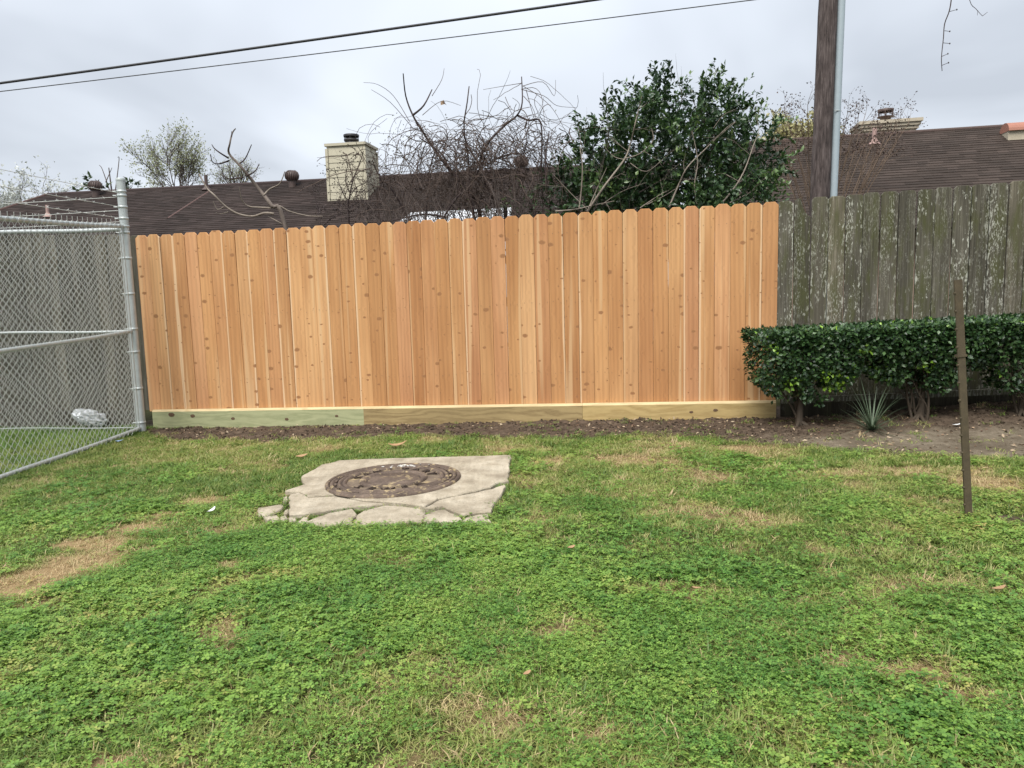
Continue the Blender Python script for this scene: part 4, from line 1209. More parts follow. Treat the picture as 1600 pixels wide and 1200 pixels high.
def spiky_plant():
    g = ground(1362, 674); z = gh(g[0], g[1])
    t = empty('spiky_plant', (g[0], g[1], z), 'spiky grey-green rosette plant with narrow arching leaves in the bare bed', 'plant')
    for k in range(110):
        a = rng.uniform(0, 6.283); el = rng.uniform(0.25, 1.35) if k < 84 else rng.uniform(-0.1, 0.2); L = rng.uniform(0.22, 0.42) * (1.3 if k % 9 == 0 else 1.0)
        d = np.array([math.cos(a) * math.cos(el), math.sin(a) * math.cos(el), math.sin(el)]); s = np.array([-math.sin(a), math.cos(a), 0])
        V = []; n = 6; p = np.array([g[0], g[1], z]) + d * 0.01; w0 = rng.uniform(0.0034, 0.0056)
        bend = rng.uniform(0.2, 1.0)
        for i in range(n + 1):
            f = i / n; w = w0 * (1 - f) ** 0.7; up = np.cross(s, d)
            V += [p - s * w + up * w * 0.5, p + s * w + up * w * 0.5]
            d = d + np.array([0, 0, -bend / n]); d /= np.linalg.norm(d); p = p + d * L / n
            p[2] = max(p[2], z + 0.004)
        Fs = [(2 * i, 2 * i + 1, 2 * i + 3, 2 * i + 2) for i in range(n)]
        mb = MB(); mb.add(V, Fs); mb.build('leaf', M['yucca_dry'] if k >= 90 else M['yucca'], t)
M['yucca'] = m_plain('grey_green_leaf', (0.072, 0.105, 0.058), 0.6, 0.3, 12)
M['yucca_dry'] = m_plain('dry_strap_leaf', (0.30, 0.22, 0.14), 0.7, 0.25, 12)
spiky_plant()

# ------------------------------------------------------------------ houses beyond the fence
def roof_courses(A, u, n, run, drop, s0f, s1f, nc, rng_seed, tab=0.30, ext=1.0):
    """shingle tabs as real little steps; A ridge point, u along the ridge, n horizontal down-slope direction"""
    V = []; Fs = []; rn = []; rg = np.random.default_rng(rng_seed)
    nn = np.array([n[0] * drop, n[1] * drop, run]); nn /= np.linalg.norm(nn)
    for i in range(nc):
        t0, t1 = i / nc, (i + 1) / nc
        a, b_ = s0f((t0 + t1) / 2), s1f((t0 + t1) / 2); s = a - rg.random() * tab
        while s < b_:
            w = tab * rg.uniform(0.6, 1.5); e = min(b_, s + w); ss = max(a, s)
            if e > ss:
                lift = 0.006 + 0.007 * rg.random(); o = len(V)
                def P(q, tt, l): return A + np.array([u[0], u[1], 0]) * q + np.array([n[0] * run, n[1] * run, -drop]) * tt + nn * l
                V += [P(ss, t0, 0.0), P(e, t0, 0.0), P(e, t1, lift), P(ss, t1, lift), P(e, t1, -0.002), P(ss, t1, -0.002)]
                Fs += [(o, o + 3, o + 2, o + 1), (o + 3, o + 5, o + 4, o + 2)]; rn += [rg.random()] * 6
            s += w
    return V, Fs, rn

def turbine(t, c, sc=1.0, mat='brown_metal'):
    mb = MB(); mb.lathe(c, [(0.115 * sc, -0.35 * sc), (0.115 * sc, -0.02 * sc)], 18)
    mb.lathe(c, [(0.14 * sc, -0.02 * sc), (0.19 * sc, 0.06 * sc), (0.20 * sc, 0.13 * sc), (0.17 * sc, 0.22 * sc), (0.10 * sc, 0.27 * sc), (0.001, 0.285 * sc)], 24)
    for k in range(20):
        a = 6.283 * k / 20; P = []
        for r, z in ((0.145, -0.02), (0.20, 0.05), (0.212, 0.13), (0.18, 0.22), (0.11, 0.275)):
            aa = a + z * 1.2; P.append((c[0] + r * sc * math.cos(aa), c[1] + r * sc * math.sin(aa), c[2] + z * sc))
        mb.tube(P, 0.010 * sc, 4)
    return mb.build('roof_vent', M[mat], t)

def house_left():
    A = at(74, 304, 24.6); B = at(860, 263, 22.0)
    zr = (A[2] + B[2]) / 2; A[2] = zr; B[2] = zr
    u = (B - A)[:2]; Ln = np.linalg.norm(u); u /= Ln; n = np.array([u[1], -u[0]]); n = -n if n[1] > 0 else n
    run, drop = 5.0, 2.45; Ln += 3.4
    t = empty('house', (A[0] + u[0] * Ln / 2, A[1] + u[1] * Ln / 2, 0), 'long low house with dark brown shingle roof and cream chimney behind the new fence', 'house')
    nd = np.array([n[0], n[1], 0.0]); u3 = np.array([u[0], u[1], 0.0]); up = np.array([0, 0, 1.0])
    V, Fs, rn = roof_courses(A, u, n, run, drop, lambda q: -run * q * 0.62, lambda q: Ln, 40, 3)
    me = bpy.data.meshes.new('roof'); me.from_pydata([tuple(p) for p in V], [], Fs); me.update(); me.materials.append(M['roof'])
    a = me.attributes.new('rnd', 'FLOAT', 'POINT'); a.data.foreach_set('value', np.array(rn, np.float32))
    roof = link('roof', me, t); roof['kind'] = 'stuff'
    # back slope, hip end and walls
    def pl(name, mat, V, Fs):
        mb = MB(); mb.add(V, Fs); return mb.build(name, mat, t)
    E0 = A - u3 * run * 0.62 + nd * run - up * drop; E1 = A + u3 * Ln + nd * run - up * drop
    K0 = A - u3 * run * 0.62 - nd * run - up * drop; K1 = A + u3 * Ln - nd * run - up * drop; R1 = A + u3 * Ln
    dn = np.array([0, 0, -0.03])
    pl('roof_deck', M['roof'], [E0 + dn, E1 + dn, R1 + dn, A + dn, K0 + dn, K1 + dn], [(0, 1, 2, 3), (3, 2, 5, 4), (0, 3, 4), (1, 5, 2)])
    def W(e, k): p = A + (e - A) * np.array([0.92, 0.92, 0]) ; return p
    q0, q1, q2, q3 = [A + u3 * s + nd * d for s, d in ((-run * 0.5, run - 0.5), (Ln - 0.4, run - 0.5), (Ln - 0.4, -run + 0.5), (-run * 0.5, -run + 0.5))]
    ze = zr - drop + 0.1
    P = [np.array([*q[:2], -0.2]) for q in (q0, q1, q2, q3)] + [np.array([*q[:2], ze]) for q in (q0, q1, q2, q3)]
    pl('wall', M['wall_brick'], P, [(0, 1, 5, 4), (1, 2, 6, 5), (2, 3, 7, 6), (3, 0, 4, 7)])
    # ridge and hip caps
    mb = MB(); mb.tube([A - u3 * 0.1 + up * 0.0, A + u3 * Ln], 0.055, 6); mb.build('ridge_cap', M['roof_cap'], t)
    mb = MB(); mb.tube([A, E0], 0.05, 6); mb.build('hip_cap', M['cap_red'], t)
    def on_roof(px, py):
        r = ray(px, py); o = np.array([0, 0, CAM_H]); nn = np.array([n[0] * drop, n[1] * drop, run]); k = ((A - o) @ nn) / (r @ nn); return o + r * k
    h0 = on_roof(325, 300); h1 = on_roof(262, 341)
    nn = np.array([n[0] * drop, n[1] * drop, run]); nn /= np.linalg.norm(nn)
    mb = MB(); mb.tube([h0 - nn * 0.022, h1 - nn * 0.022], 0.045, 8); mb.build('hip_cap', M['cap_red'], t)
    for px, py in ((150, 306), (457, 291), (815, 270)):
        c = on_roof(px, py); c[2] += 0.18; turbine(t, c, 0.95)
    for px, py, h, r in ((75, 338, 0.32, 0.045), (191, 317, 0.35, 0.045), (323, 296, 0.42, 0.05)):
        c = on_roof(px, py); mb = MB(); mb.tube([c - up * 0.1, c + up * h], r, 10); mb.lathe(c, [(r * 3, -0.02), (r * 1.6, 0.05), (r * 1.05, 0.10)], 12); mb.build('vent_pipe', M['pink_pipe'] if px < 250 else M['brown_metal'], t)
    # chimney with lapped siding
    fb = on_roof(514, 314)
    y_f = fb[1] - 0.02
    cl = at(508, 225, y_f); cr_ = at(567, 222, y_f - 0.17)
    w = abs((cr_ - cl) @ u3) ; ztop = cl[2]; dep = 0.95
    c0 = np.array([cl[0] + 0.03, fb[1], 0])
    def CP(a, d, z): p = c0 + u3 * a - nd * d; return np.array([p[0], p[1], z])
    zb = fb[2] - 0.35
    mb = MB(); mb.add([CP(0, 0, zb), CP(w, 0, zb), CP(w, dep, zb), CP(0, dep, zb), CP(0, 0, ztop), CP(w, 0, ztop), CP(w, dep, ztop), CP(0, dep, ztop)], [(0, 1, 5, 4), (1, 2, 6, 5), (2, 3, 7, 6), (3, 0, 4, 7), (4, 5, 6, 7)])
    ch = mb.build('chimney', M['cream'], t)
    nb = 9; hb = (ztop - zb - 0.12) / nb
    for k in range(nb):
        z0 = zb + k * hb; z1 = z0 + hb + 0.004
        mb = MB(); e = 0.022; f = 0.010
        V = [CP(0.05, -e, z0), CP(w - 0.05, -e, z0), CP(w - 0.05, -f, z1), CP(0.05, -f, z1), CP(0.05, 0, z0), CP(w - 0.05, 0, z0)]
        mb.add(V, [(0, 1, 2, 3), (4, 5, 1, 0)])
        V = [CP(w + e, 0.05, z0), CP(w + e, dep - 0.05, z0), CP(w + f, dep - 0.05, z1), CP(w + f, 0.05, z1), CP(w, 0.05, z0), CP(w, dep - 0.05, z0)]
        mb.add(V, [(0, 1, 2, 3), (4, 5, 1, 0)])
        mb.build('siding', M['cream'], ch)
    for a, d in ((0, 0), (w, 0), (w, dep)):
        mb = MB(); cc = CP(a, d, (zb + ztop) / 2 - 0.06); mb.box(cc, (0.075, 0.075, ztop - zb - 0.14), math.atan2(u[1], u[0])); mb.build('corner_trim', M['cream'], ch)
    mb = MB(); cc = CP(w / 2, dep / 2, ztop - 0.03); mb.box(cc, (w + 0.10, dep + 0.10, 0.07), math.atan2(u[1], u[0])); mb.build('chimney_crown', M['cream'], ch)
    cc = CP(w * 0.52, dep * 0.45, ztop + 0.015)
    mb = MB(); mb.lathe(cc, [(0.17, 0), (0.17, 0.10), (0.155, 0.11), (0.155, 0.12)], 20)
    mb.lathe(cc, [(0.21, 0.22), (0.215, 0.27), (0.20, 0.28), (0.001, 0.31)], 20); mb.lathe(cc, [(0.19, 0.10), (0.205, 0.12), (0.205, 0.15), (0.19, 0.16)], 20)
    for k in range(8):
        a = 6.283 * k / 8; mb.tube([(cc[0] + 0.19 * math.cos(a), cc[1] + 0.19 * math.sin(a), cc[2] + 0.1), (cc[0] + 0.19 * math.cos(a), cc[1] + 0.19 * math.sin(a), cc[2] + 0.24)], 0.010, 5)
    mb.build('chimney_cap', M['dark_metal'], ch)
M['roof_cap'] = m_plain('ridge_shingle', (0.045, 0.030, 0.029), 0.9, 0.2, 8)
house_left()

def house_right():
    A = at(1312, 214, 18.8); B = at(1571, 198, 18.05); zr = (A[2] + B[2]) / 2; A[2] = zr; B[2] = zr
    u = (B - A)[:2]; u /= np.linalg.norm(u); n = np.array([u[1], -u[0]]); n = -n if n[1] > 0 else n
    u3 = np.array([u[0], u[1], 0]); nd = np.array([n[0], n[1], 0]); up = np.array([0, 0, 1.0])
    A = A - u3 * 2.6; Ln = 14.0; run, drop = 4.8, 2.5
    t = empty('house', (A[0] + u[0] * 7, A[1] + u[1] * 7, 0), 'brown shingle roofed house rising over the old mossy fence behind the utility pole', 'house')
    V, Fs, rn = roof_courses(A, u, n, run, drop, lambda q: 0.0, lambda q: Ln, 38, 5)
    me = bpy.data.meshes.new('roof'); me.from_pydata([tuple(p) for p in V], [], Fs); me.update(); me.materials.append(M['roof2'])
    a = me.attributes.new('rnd', 'FLOAT', 'POINT'); a.data.foreach_set('value', np.array(rn, np.float32))
    roof = link('roof', me, t); roof['kind'] = 'stuff'
    dn = np.array([0, 0, -0.03])
    pts = [A + nd * run - up * drop + dn, A + u3 * Ln + nd * run - up * drop + dn, A + u3 * Ln + dn, A + dn, A - nd * run - up * drop + dn, A + u3 * Ln - nd * run - up * drop + dn]
    mb = MB(); mb.add(pts, [(0, 1, 2, 3), (3, 2, 5, 4)]); mb.build('roof_deck', M['roof2'], t)
    q = [A + u3 * s + nd * d for s, d in ((0.3, run - 0.5), (Ln - 0.3, run - 0.5), (Ln - 0.3, -run + 0.5), (0.3, -run + 0.5))]
    P = [np.array([*x[:2], -0.2]) for x in q] + [np.array([*x[:2], zr - drop + 0.15]) for x in q] + [np.array([*(A + u3 * 0.3)[:2], zr - 0.12]), np.array([*(A + u3 * (Ln - 0.3))[:2], zr - 0.12])]
    mb = MB(); mb.add(P, [(0, 1, 5, 4), (1, 2, 6, 5), (2, 3, 7, 6), (3, 0, 4, 7), (4, 8, 7), (5, 6, 9)]); mb.build('wall', M['wall_brick'], t)
    mb = MB(); mb.tube([A, A + u3 * Ln], 0.055, 6); mb.build('ridge_cap', M['roof2_cap'], t)
    # chimney beyond the ridge, with a moulded crown
    c = at(1383, 200, 20.6); ang = math.atan2(u[1], u[0]); zt = at(1383, 193.5, 20.6)[2]
    mb = MB(); mb.box((c[0], c[1], zt - 0.9), (1.25, 0.9, 1.5), ang); ch = mb.build('chimney', M['beige'], t)
    for k, (w, z, h) in enumerate(((1.50, -0.04, 0.08), (1.42, -0.12, 0.08), (1.34, -0.20, 0.08))):
        mb = MB(); mb.box((c[0], c[1], zt + z), (w, w - 0.35, h), ang); mb.build('crown_moulding', M['beige'], ch)
    mb = MB(); mb.lathe((c[0], c[1], zt), [(0.13, 0), (0.13, 0.16), (0.20, 0.16), (0.20, 0.18), (0.13, 0.18)], 16)
    mb.lathe((c[0], c[1], zt), [(0.19, 0.30), (0.20, 0.36), (0.001, 0.40)], 16)
    for k in range(6):
        a = 6.283 * k / 6; mb.tube([(c[0] + 0.18 * math.cos(a), c[1] + 0.18 * math.sin(a), zt + 0.17), (c[0] + 0.18 * math.cos(a), c[1] + 0.18 * math.sin(a), zt + 0.32)], 0.012, 5)
    mb.build('chimney_cap', M['brown_metal'], ch)
    def on_roof(px, py):
        r = ray(px, py); o = np.array([0, 0, CAM_H]); nn = np.array([n[0] * drop, n[1] * drop, run]); k = ((A - o) @ nn) / (r @ nn); return o + r * k
    p = on_roof(1366, 224); mb = MB(); mb.tube([p - up * 0.1, p + up * 0.34], 0.05, 10); mb.lathe(p, [(0.14, -0.03), (0.08, 0.05), (0.055, 0.1)], 12); mb.build('vent_pipe', M['pink_pipe'], t)
    p = on_roof(1597, 213); ang2 = math.atan2(u[1], u[0])
    mb = MB(); n_ = 10; hw = 0.36; V = []
    for s in (-hw, hw):
        for k in range(n_ + 1):
            a_ = math.pi * k / n_; q2 = p + u3 * s + nd * 0.26 * math.cos(a_); V.append((q2[0], q2[1], p[2] + 0.10 + 0.20 * math.sin(a_)))
    mb.add(V, [(k, k + 1, n_ + 2 + k, n_ + 1 + k) for k in range(n_)] + [tuple(range(n_ + 1)), tuple(range(n_ + 1, 2 * n_ + 2))[::-1]]); vh = mb.build('vent_hood', M['terracotta'], t)
    mb = MB(); mb.box((p[0], p[1], p[2] + 0.0), (0.7, 0.4, 0.22), ang2); mb.build('vent_base', M['beige'], vh)
M['roof2_cap'] = m_plain('ridge_shingle_brown', (0.075, 0.05, 0.042), 0.9, 0.2, 8)
house_right()

def patio_cover():
    y = 14.0
    a = at(622, 347, y); b_ = at(642, 332, y + 1.6); c = at(800, 324, y + 1.35); d = at(800, 342, y - 0.25)
    z = a[2]
    t = empty('patio_cover', ((a[0] + c[0]) / 2, y + 0.7, 0), 'white flat patio cover roof just showing over the fence tops', 'patio cover')
    zb = b_[2]
    for k in range(6):
        f0, f1 = k / 6, (k + 1) / 6 - 0.006
        P = [a + (d - a) * f0, a + (d - a) * f1, b_ + (c - b_) * f1, b_ + (c - b_) * f0]
        mb = MB(); V = [tuple(p) for p in P] + [(p[0], p[1], p[2] - 0.06) for p in P]
        mb.add(V, [(0, 1, 2, 3), (7, 6, 5, 4), (0, 4, 5, 1), (1, 5, 6, 2), (2, 6, 7, 3), (3, 7, 4, 0)]); mb.build('roof_panel', M['white'], t)
    mb = MB(); mb.tube([(a[0], a[1] - 0.03, a[2] - 0.05), (d[0], d[1] - 0.03, d[2] - 0.05)], 0.05, 8); mb.build('gutter', M['white'], t)
    for p in (a, d, b_, c):
        mb = MB(); mb.box((p[0] + (0.1 if p is a or p is b_ else -0.1), p[1] + 0.02, p[2] / 2 - 0.05), (0.09, 0.09, p[2] - 0.02), 0); mb.build('post', M['white'], t)
patio_cover()

# ------------------------------------------------------------------ utility pole and cables
def pole():
    y = 10.2
    b0 = at(1281, 310, y); t1 = at(1294, 0, y); ax = (t1 - b0) / (t1[2] - b0[2])
    P0 = b0 + ax * (-b0[2] - 0.3); top = b0 + ax * (9.5 - b0[2]); r0, r1 = 0.128, 0.10
    t = empty('utility_pole', (P0[0], P0[1], 0), 'dark weathered wooden utility pole with a grey conduit up its side', 'utility pole')
    n = 40; P = [P0 + (top - P0) * i / n for i in range(n + 1)]
    mb = MB(); mb.tube(P, [r0 + (r1 - r0) * i / n + rng.normal() * 0.0012 for i in range(n + 1)], 22); mb.build('pole_shaft', M['pole'], t)
    cd = np.array([0.985, -0.17, 0]); off = 0.122 + 0.048
    mb = MB(); mb.tube([P0 + cd * (off + 0.004), P0 + (top - P0) * 0.9 + cd * (off - 0.020)], 0.047, 16); mb.build('conduit', M['conduit'], t)
    for f in (0.18, 0.38, 0.58):
        c = P0 + (top - P0) * f; mb = MB(); mb.tube([c + cd * 0.11 + np.array([0, -0.06, 0]), c + cd * (off - 0.01 * f) + np.array([0, -0.05, 0]), c + cd * (off + 0.053 - 0.01 * f)], 0.006, 5); mb.build('strap', M['galv'], t)
    def cable(name, y0px, x_end, r, lab, yl, sag):
        a = at(-60, y0px + 8.6, yl); f = lambda px: y0px - 0.1435 * px
        slope = y0px / x_end
        e = at(1290, y0px - slope * 1290, y - 0.12)
        a = at(0, y0px, yl)
        a2 = a + (a - e) * 1.3; n = 80; pts = []
        for i in range(n + 1):
            q = i / n; p = a2 + (e - a2) * q; p[2] -= sag * (4 * q * (1 - q) - 0.983 * (1 - q) / 0.4348) ; pts.append(p)
        # keep the strand on its photographed line where it crosses the left edge
        mb = MB(); mb.tube(pts, r, 8); o = mb.build(name, M['cable'], None); tag(o, lab, 'cable'); return pts
    cable('overhead_cable', 130, 920, 0.017, 'thick black overhead cable running to the utility pole, heavier of the two strands', 11.0, 0.06)
    cable('overhead_cable', 143, 1172, 0.0065, 'thin black overhead wire just under the thick cable', 11.0, 0.06)
pole()

# ------------------------------------------------------------------ plants beyond the fence
M['bark_mid2'] = m_bark('brown_grey_bark', (0.075, 0.06, 0.05), (0.20, 0.165, 0.14))
def young_tree():
    y = 9.0
    foot = at(455, 375, y); foot[2] = gz0(foot[0], foot[1]); foot[0] += 0.25
    t = empty('bare_tree', foot, 'young bare tree with pale curved branches over the left of the new fence', 'tree')
    mb = MB()
    limb(mb, [(446, 355), (425, 322), (410, 302), (395, 283), (376, 260), (358, 240), (359, 225), (363, 208), (368, 201)], 0.027, 0.006, y, 0.03, 8, foot)
    mb.build('trunk', M['bark_mid2'], t)
    mb = MB(); lo = mb; hi_ = MB()
    for pth, r in (([(428, 334), (413, 333), (395, 338), (372, 334), (352, 322), (335, 305), (325, 296), (318, 285), (311, 272)], .014),
                   ([(424, 325), (405, 324), (388, 322), (378, 312), (374, 292)], .010), ([(427, 324), (437, 322), (452, 330), (480, 337), (505, 338)], .010),
                   ([(412, 305), (422, 295), (437, 287), (445, 268)], .010), ([(384, 275), (398, 268), (405, 256)], .009), ([(380, 277), (368, 279), (353, 278), (346, 270)], .008),
                   ([(358, 251), (342, 256), (332, 253), (329, 241)], .009), ([(357, 247), (344, 239), (335, 232), (331, 226)], .009), ([(372, 257), (383, 248), (393, 226)], .009),
                   ([(362, 214), (362, 205)], .006), ([(352, 322), (340, 327), (333, 314)], .006), ([(444, 352), (432, 345), (419, 338)], .007), ([(357, 331), (345, 334), (337, 332)], .005)):
        limb(lo if pth[0][1] > 300 else hi_, pth, r * 1.15, r * 0.5, y, 0.04, 6)
    lo.build('branch', M['bark_pale'], t)
    hi_.build('branch', M['bark_dark'], t)  # upper branches coloured darker to read as silhouettes on the sky
    return
young_tree()

def seed_shrub():
    y = 9.3
    foot = at(548, 350, y); foot[2] = gz0(foot[0], foot[1])
    t = empty('seed_shrub', foot, 'small bare shrub with dark seed pods in front of the cream chimney', 'shrub')
    mb = MB(); tips = []
    limb(mb, [(545, 345), (546, 310), (552, 280), (562, 255), (568, 236)], 0.012, 0.004, y, 0.04, 6, foot)
    for pth in ([(546, 318), (535, 300), (528, 280), (522, 262)], [(548, 305), (558, 292), (572, 285), (580, 270)], [(546, 325), (556, 318), (572, 313)], [(546, 300), (540, 280), (543, 258), (540, 250)],
                [(550, 330), (566, 322), (585, 335), (600, 345)], [(546, 335), (530, 330), (515, 322)], [(545, 340), (575, 330), (560, 316)], [(500, 350), (495, 320), (488, 290)], [(505, 352), (520, 340), (535, 335)]):
        P = limb(mb, pth, 0.007, 0.003, y, 0.08, 4)
        for p in P[2::2]:
            for _ in range(2): twigs(mb, p, rdir(1, 0.5)[0], 0.16, 0.003, 1, tips, 0.2, 0.0, 0.8, 2)
    mb.build('stems', M['bark_dark'], t)
    P = np.array([p for p, d in tips]); n = len(P)
    me = leaf_mesh('seed_pods', np.repeat(P, 2, 0) + rng.normal(size=(2 * n, 3)) * 0.012, rdir(2 * n), rdir(2 * n), rng.uniform(0.015, 0.032, 2 * n), rng.uniform(0.012, 0.022, 2 * n), M['seed'], 0.4)
    o = link('seed_pods', me, t); o['kind'] = 'stuff'
M['seed'] = m_leaf('dark_seed_heads', [(0, (0.02, 0.014, 0.014)), (1, (0.07, 0.048, 0.045))], 0.8, 0.05)
seed_shrub()

def vine_tree():
    y = 9.2
    foot = at(735, 352, y); foot[2] = gz0(foot[0], foot[1])
    t = empty('vine_covered_tree', foot, 'leafless small tree smothered in a tangle of dry brown vines over the fence middle', 'tree')
    mb = MB(); heads = []
    main = [[(752, 350), (722, 290), (700, 262), (680, 235), (660, 205), (645, 180), (634, 150), (630, 115)], [(665, 345), (668, 300), (672, 262), (684, 225)],
            [(790, 345), (770, 310), (752, 275), (752, 245), (765, 220), (790, 195), (808, 180), (816, 160), (815, 120)], [(740, 345), (735, 305), (732, 250), (725, 200), (730, 160), (733, 135)],
            [(700, 262), (690, 240), (655, 215)], [(645, 180), (662, 165), (675, 140)], [(752, 260), (735, 235), (722, 205)], [(690, 345), (712, 310), (735, 290), (760, 240)], [(808, 180), (825, 188), (845, 192), (846, 260), (848, 330)],
            [(860, 330), (852, 260), (858, 205)], [(700, 340), (660, 335), (610, 345), (560, 348)], [(770, 250), (800, 240), (818, 240), (822, 222)], [(640, 345), (615, 300), (590, 270), (582, 250)]]
    for k, pth in enumerate(main):
        P = limb(mb, pth, 0.026 if k in (0, 2) else 0.014, 0.006, y + rng.normal() * 0.15, 0.08, 7, foot if k in (0, 2, 3) else None)
        heads += P[3:]
    mb.build('trunk', M['bark_dark'], t)
    heads = np.array(heads)
    mb = MB()
    hi = heads[(heads[:, 2] > at(700, 300, y)[2]) & (heads[:, 2] < at(700, 195, y)[2])]; heads = heads[heads[:, 2] < at(700, 185, y)[2]]
    # drooping strands hanging out of the crown
    for k in range(980):
        curl = rng.random() < 0.6
        src = hi if k < 620 else heads
        p = src[rng.integers(0, len(src))] + rng.normal(size=3) * np.array([0.20, 0.16, 0.13])
        d = rdir(1)[0]; d[1] *= 0.7
        d[2] = rng.uniform(-0.7, 0.35) if curl else abs(d[2]) * 0.3
        L = rng.uniform(0.30, 0.95); n = 10; pts = [p]; d /= np.linalg.norm(d)
        g = rng.uniform(0.04, 0.20) if curl else rng.uniform(0.16, 0.40)
        ax = rdir(1)[0] * rng.uniform(0.0, 0.42 if curl else 0.1)
        for i in range(n):
            d = d + np.cross(ax, d) + np.array([0, 0, -g]) + rng.normal(size=3) * (0.20 if curl else 0.14); d /= np.linalg.norm(d); pts.append(pts[-1] + d * L / n)
        r = rng.choice([0.0028, 0.0040, 0.0060], p=[.42, .38, .20])
        mb.tube(pts, [r * (1 - 0.4 * i / n) for i in range(n + 1)], 3, cap=False)
    # a few long whips that stand clear of the crown
    for pth in ([(640, 190), (615, 150), (590, 132), (568, 129)], [(645, 200), (610, 160), (580, 140)], [(675, 150), (690, 125), (694, 107)], [(816, 140), (850, 150), (870, 165), (900, 168)],
                [(818, 135), (842, 150), (865, 172), (885, 208)], [(815, 130), (790, 134), (755, 140)], [(590, 260), (575, 215), (605, 185)], [(818, 150), (835, 175), (842, 230)], [(822, 140), (840, 200), (868, 250)], [(660, 180), (690, 158), (720, 165)], [(815, 135), (848, 128), (866, 150), (868, 125)]):
        limb(mb, pth, 0.0042, 0.002, y, 0.05, 4)
    for pth in ([(576, 350), (578, 372), (584, 400), (592, 412)], [(612, 350), (610, 372), (601, 398)]):        # strands that hang over the fence face
        P = [at(p[0], p[1], 7.86 if i else 8.3) for i, p in enumerate(pth)]
        mb.tube(smooth_path(P), 0.0022, 4, cap=False)
    o = mb.build('vines', M['vine'], t); o['kind'] = 'stuff'
    # pale upright shoots at the bottom
    mb = MB()
    for k in range(210):
        px = rng.uniform(560, 850); p = at(px, 352, y + rng.normal() * 0.3); p[2] -= 0.1
        twigs(mb, p, np.array([rng.normal() * 0.5, rng.normal() * 0.2, 1.0]), rng.uniform(0.25, 0.75), rng.uniform(0.003, 0.006), 1, None, 0.16, 0.0, 0.7, 3, 4)
    o = mb.build('shoots', M['bark_mid'], t); o['kind'] = 'stuff'
    P = at(693, 156, y); me = leaf_mesh('dry_leaf', np.array([P, P]), rdir(2), rdir(2), 0.07, 0.06, M['litter_leaf'], 0.2); link('leaf', me, t)
    n = 170; P = np.stack([at(*q, y + rng.normal() * 0.2) for q in np.stack([rng.normal(625, 18, n), rng.normal(228, 14, n)], 1)])
    P = np.vstack([P, heads[rng.integers(0, len(heads), 200)] + rng.normal(size=(200, 3)) * 0.15]); n = len(P)
    me = leaf_mesh('withered_leaves', P, rdir(n, -0.5), rdir(n), rng.uniform(0.018, 0.035, n), rng.uniform(0.008, 0.016, n), M['wither'], 0.3); o = link('withered_leaves', me, t); o['kind'] = 'stuff'
M['wither'] = m_leaf('withered_leaf', [(0, (0.05, 0.035, 0.02)), (0.6, (0.13, 0.11, 0.045)), (1, (0.12, 0.16, 0.05))], 0.6, 0.2)
vine_tree()

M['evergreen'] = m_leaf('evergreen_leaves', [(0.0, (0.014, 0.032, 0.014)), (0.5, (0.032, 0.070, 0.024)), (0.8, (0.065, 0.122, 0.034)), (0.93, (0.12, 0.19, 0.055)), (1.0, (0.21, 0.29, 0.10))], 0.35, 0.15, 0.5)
def crown_leaves(blobs, y, depth, per, size, mat, name, t, seed, up=0.4, brightness=None, dy=0.0, nl_=(5, 9), L_=(0.10, 0.22)):
    """blobs: (px, py, rx, ry[, weight]); leaves sit on short sprays inside each blob"""
    P = []; D = []; rn = []
    for bl in blobs:
        px, py, rx, ry = bl[:4]; wgt = bl[4] if len(bl) > 4 else 1.0
        c = at(px, py + dy, y + rng.normal() * depth * 0.3); k = y / F_PX
        ns = max(2, int(per * wgt * rx * ry / 400.0))
        for _ in range(ns):
            v = rdir(1)[0]; v *= (0.35 + 0.65 * rng.random() ** 0.5)
            p = c + v * np.array([rx * k, depth * min(1.0, rx / 40), ry * k])
            d = v * 0.7 + rdir(1)[0] * 0.6 + np.array([0, 0, up]); d /= np.linalg.norm(d)
            L = rng.uniform(*L_); nl = rng.integers(*nl_); b0 = rng.random() * 0.75
            for j in range(nl):
                q = p + d * L * j / nl; s = rdir(1)[0]; s = s - d * (s @ d) * 0.6
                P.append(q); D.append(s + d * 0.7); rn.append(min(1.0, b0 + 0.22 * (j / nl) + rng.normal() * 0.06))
    P = np.array(P); D = np.array(D); n = len(P)
    Nn = rdir(n, 1.2)
    me = leaf_mesh(name, P, D, Nn, rng.uniform(0.75, 1.25, n) * size, rng.uniform(0.75, 1.25, n) * size * 0.5, mat, 0.16, np.clip(rn, 0, 1))
    o = link(name, me, t)
    print(name, n)
    return o

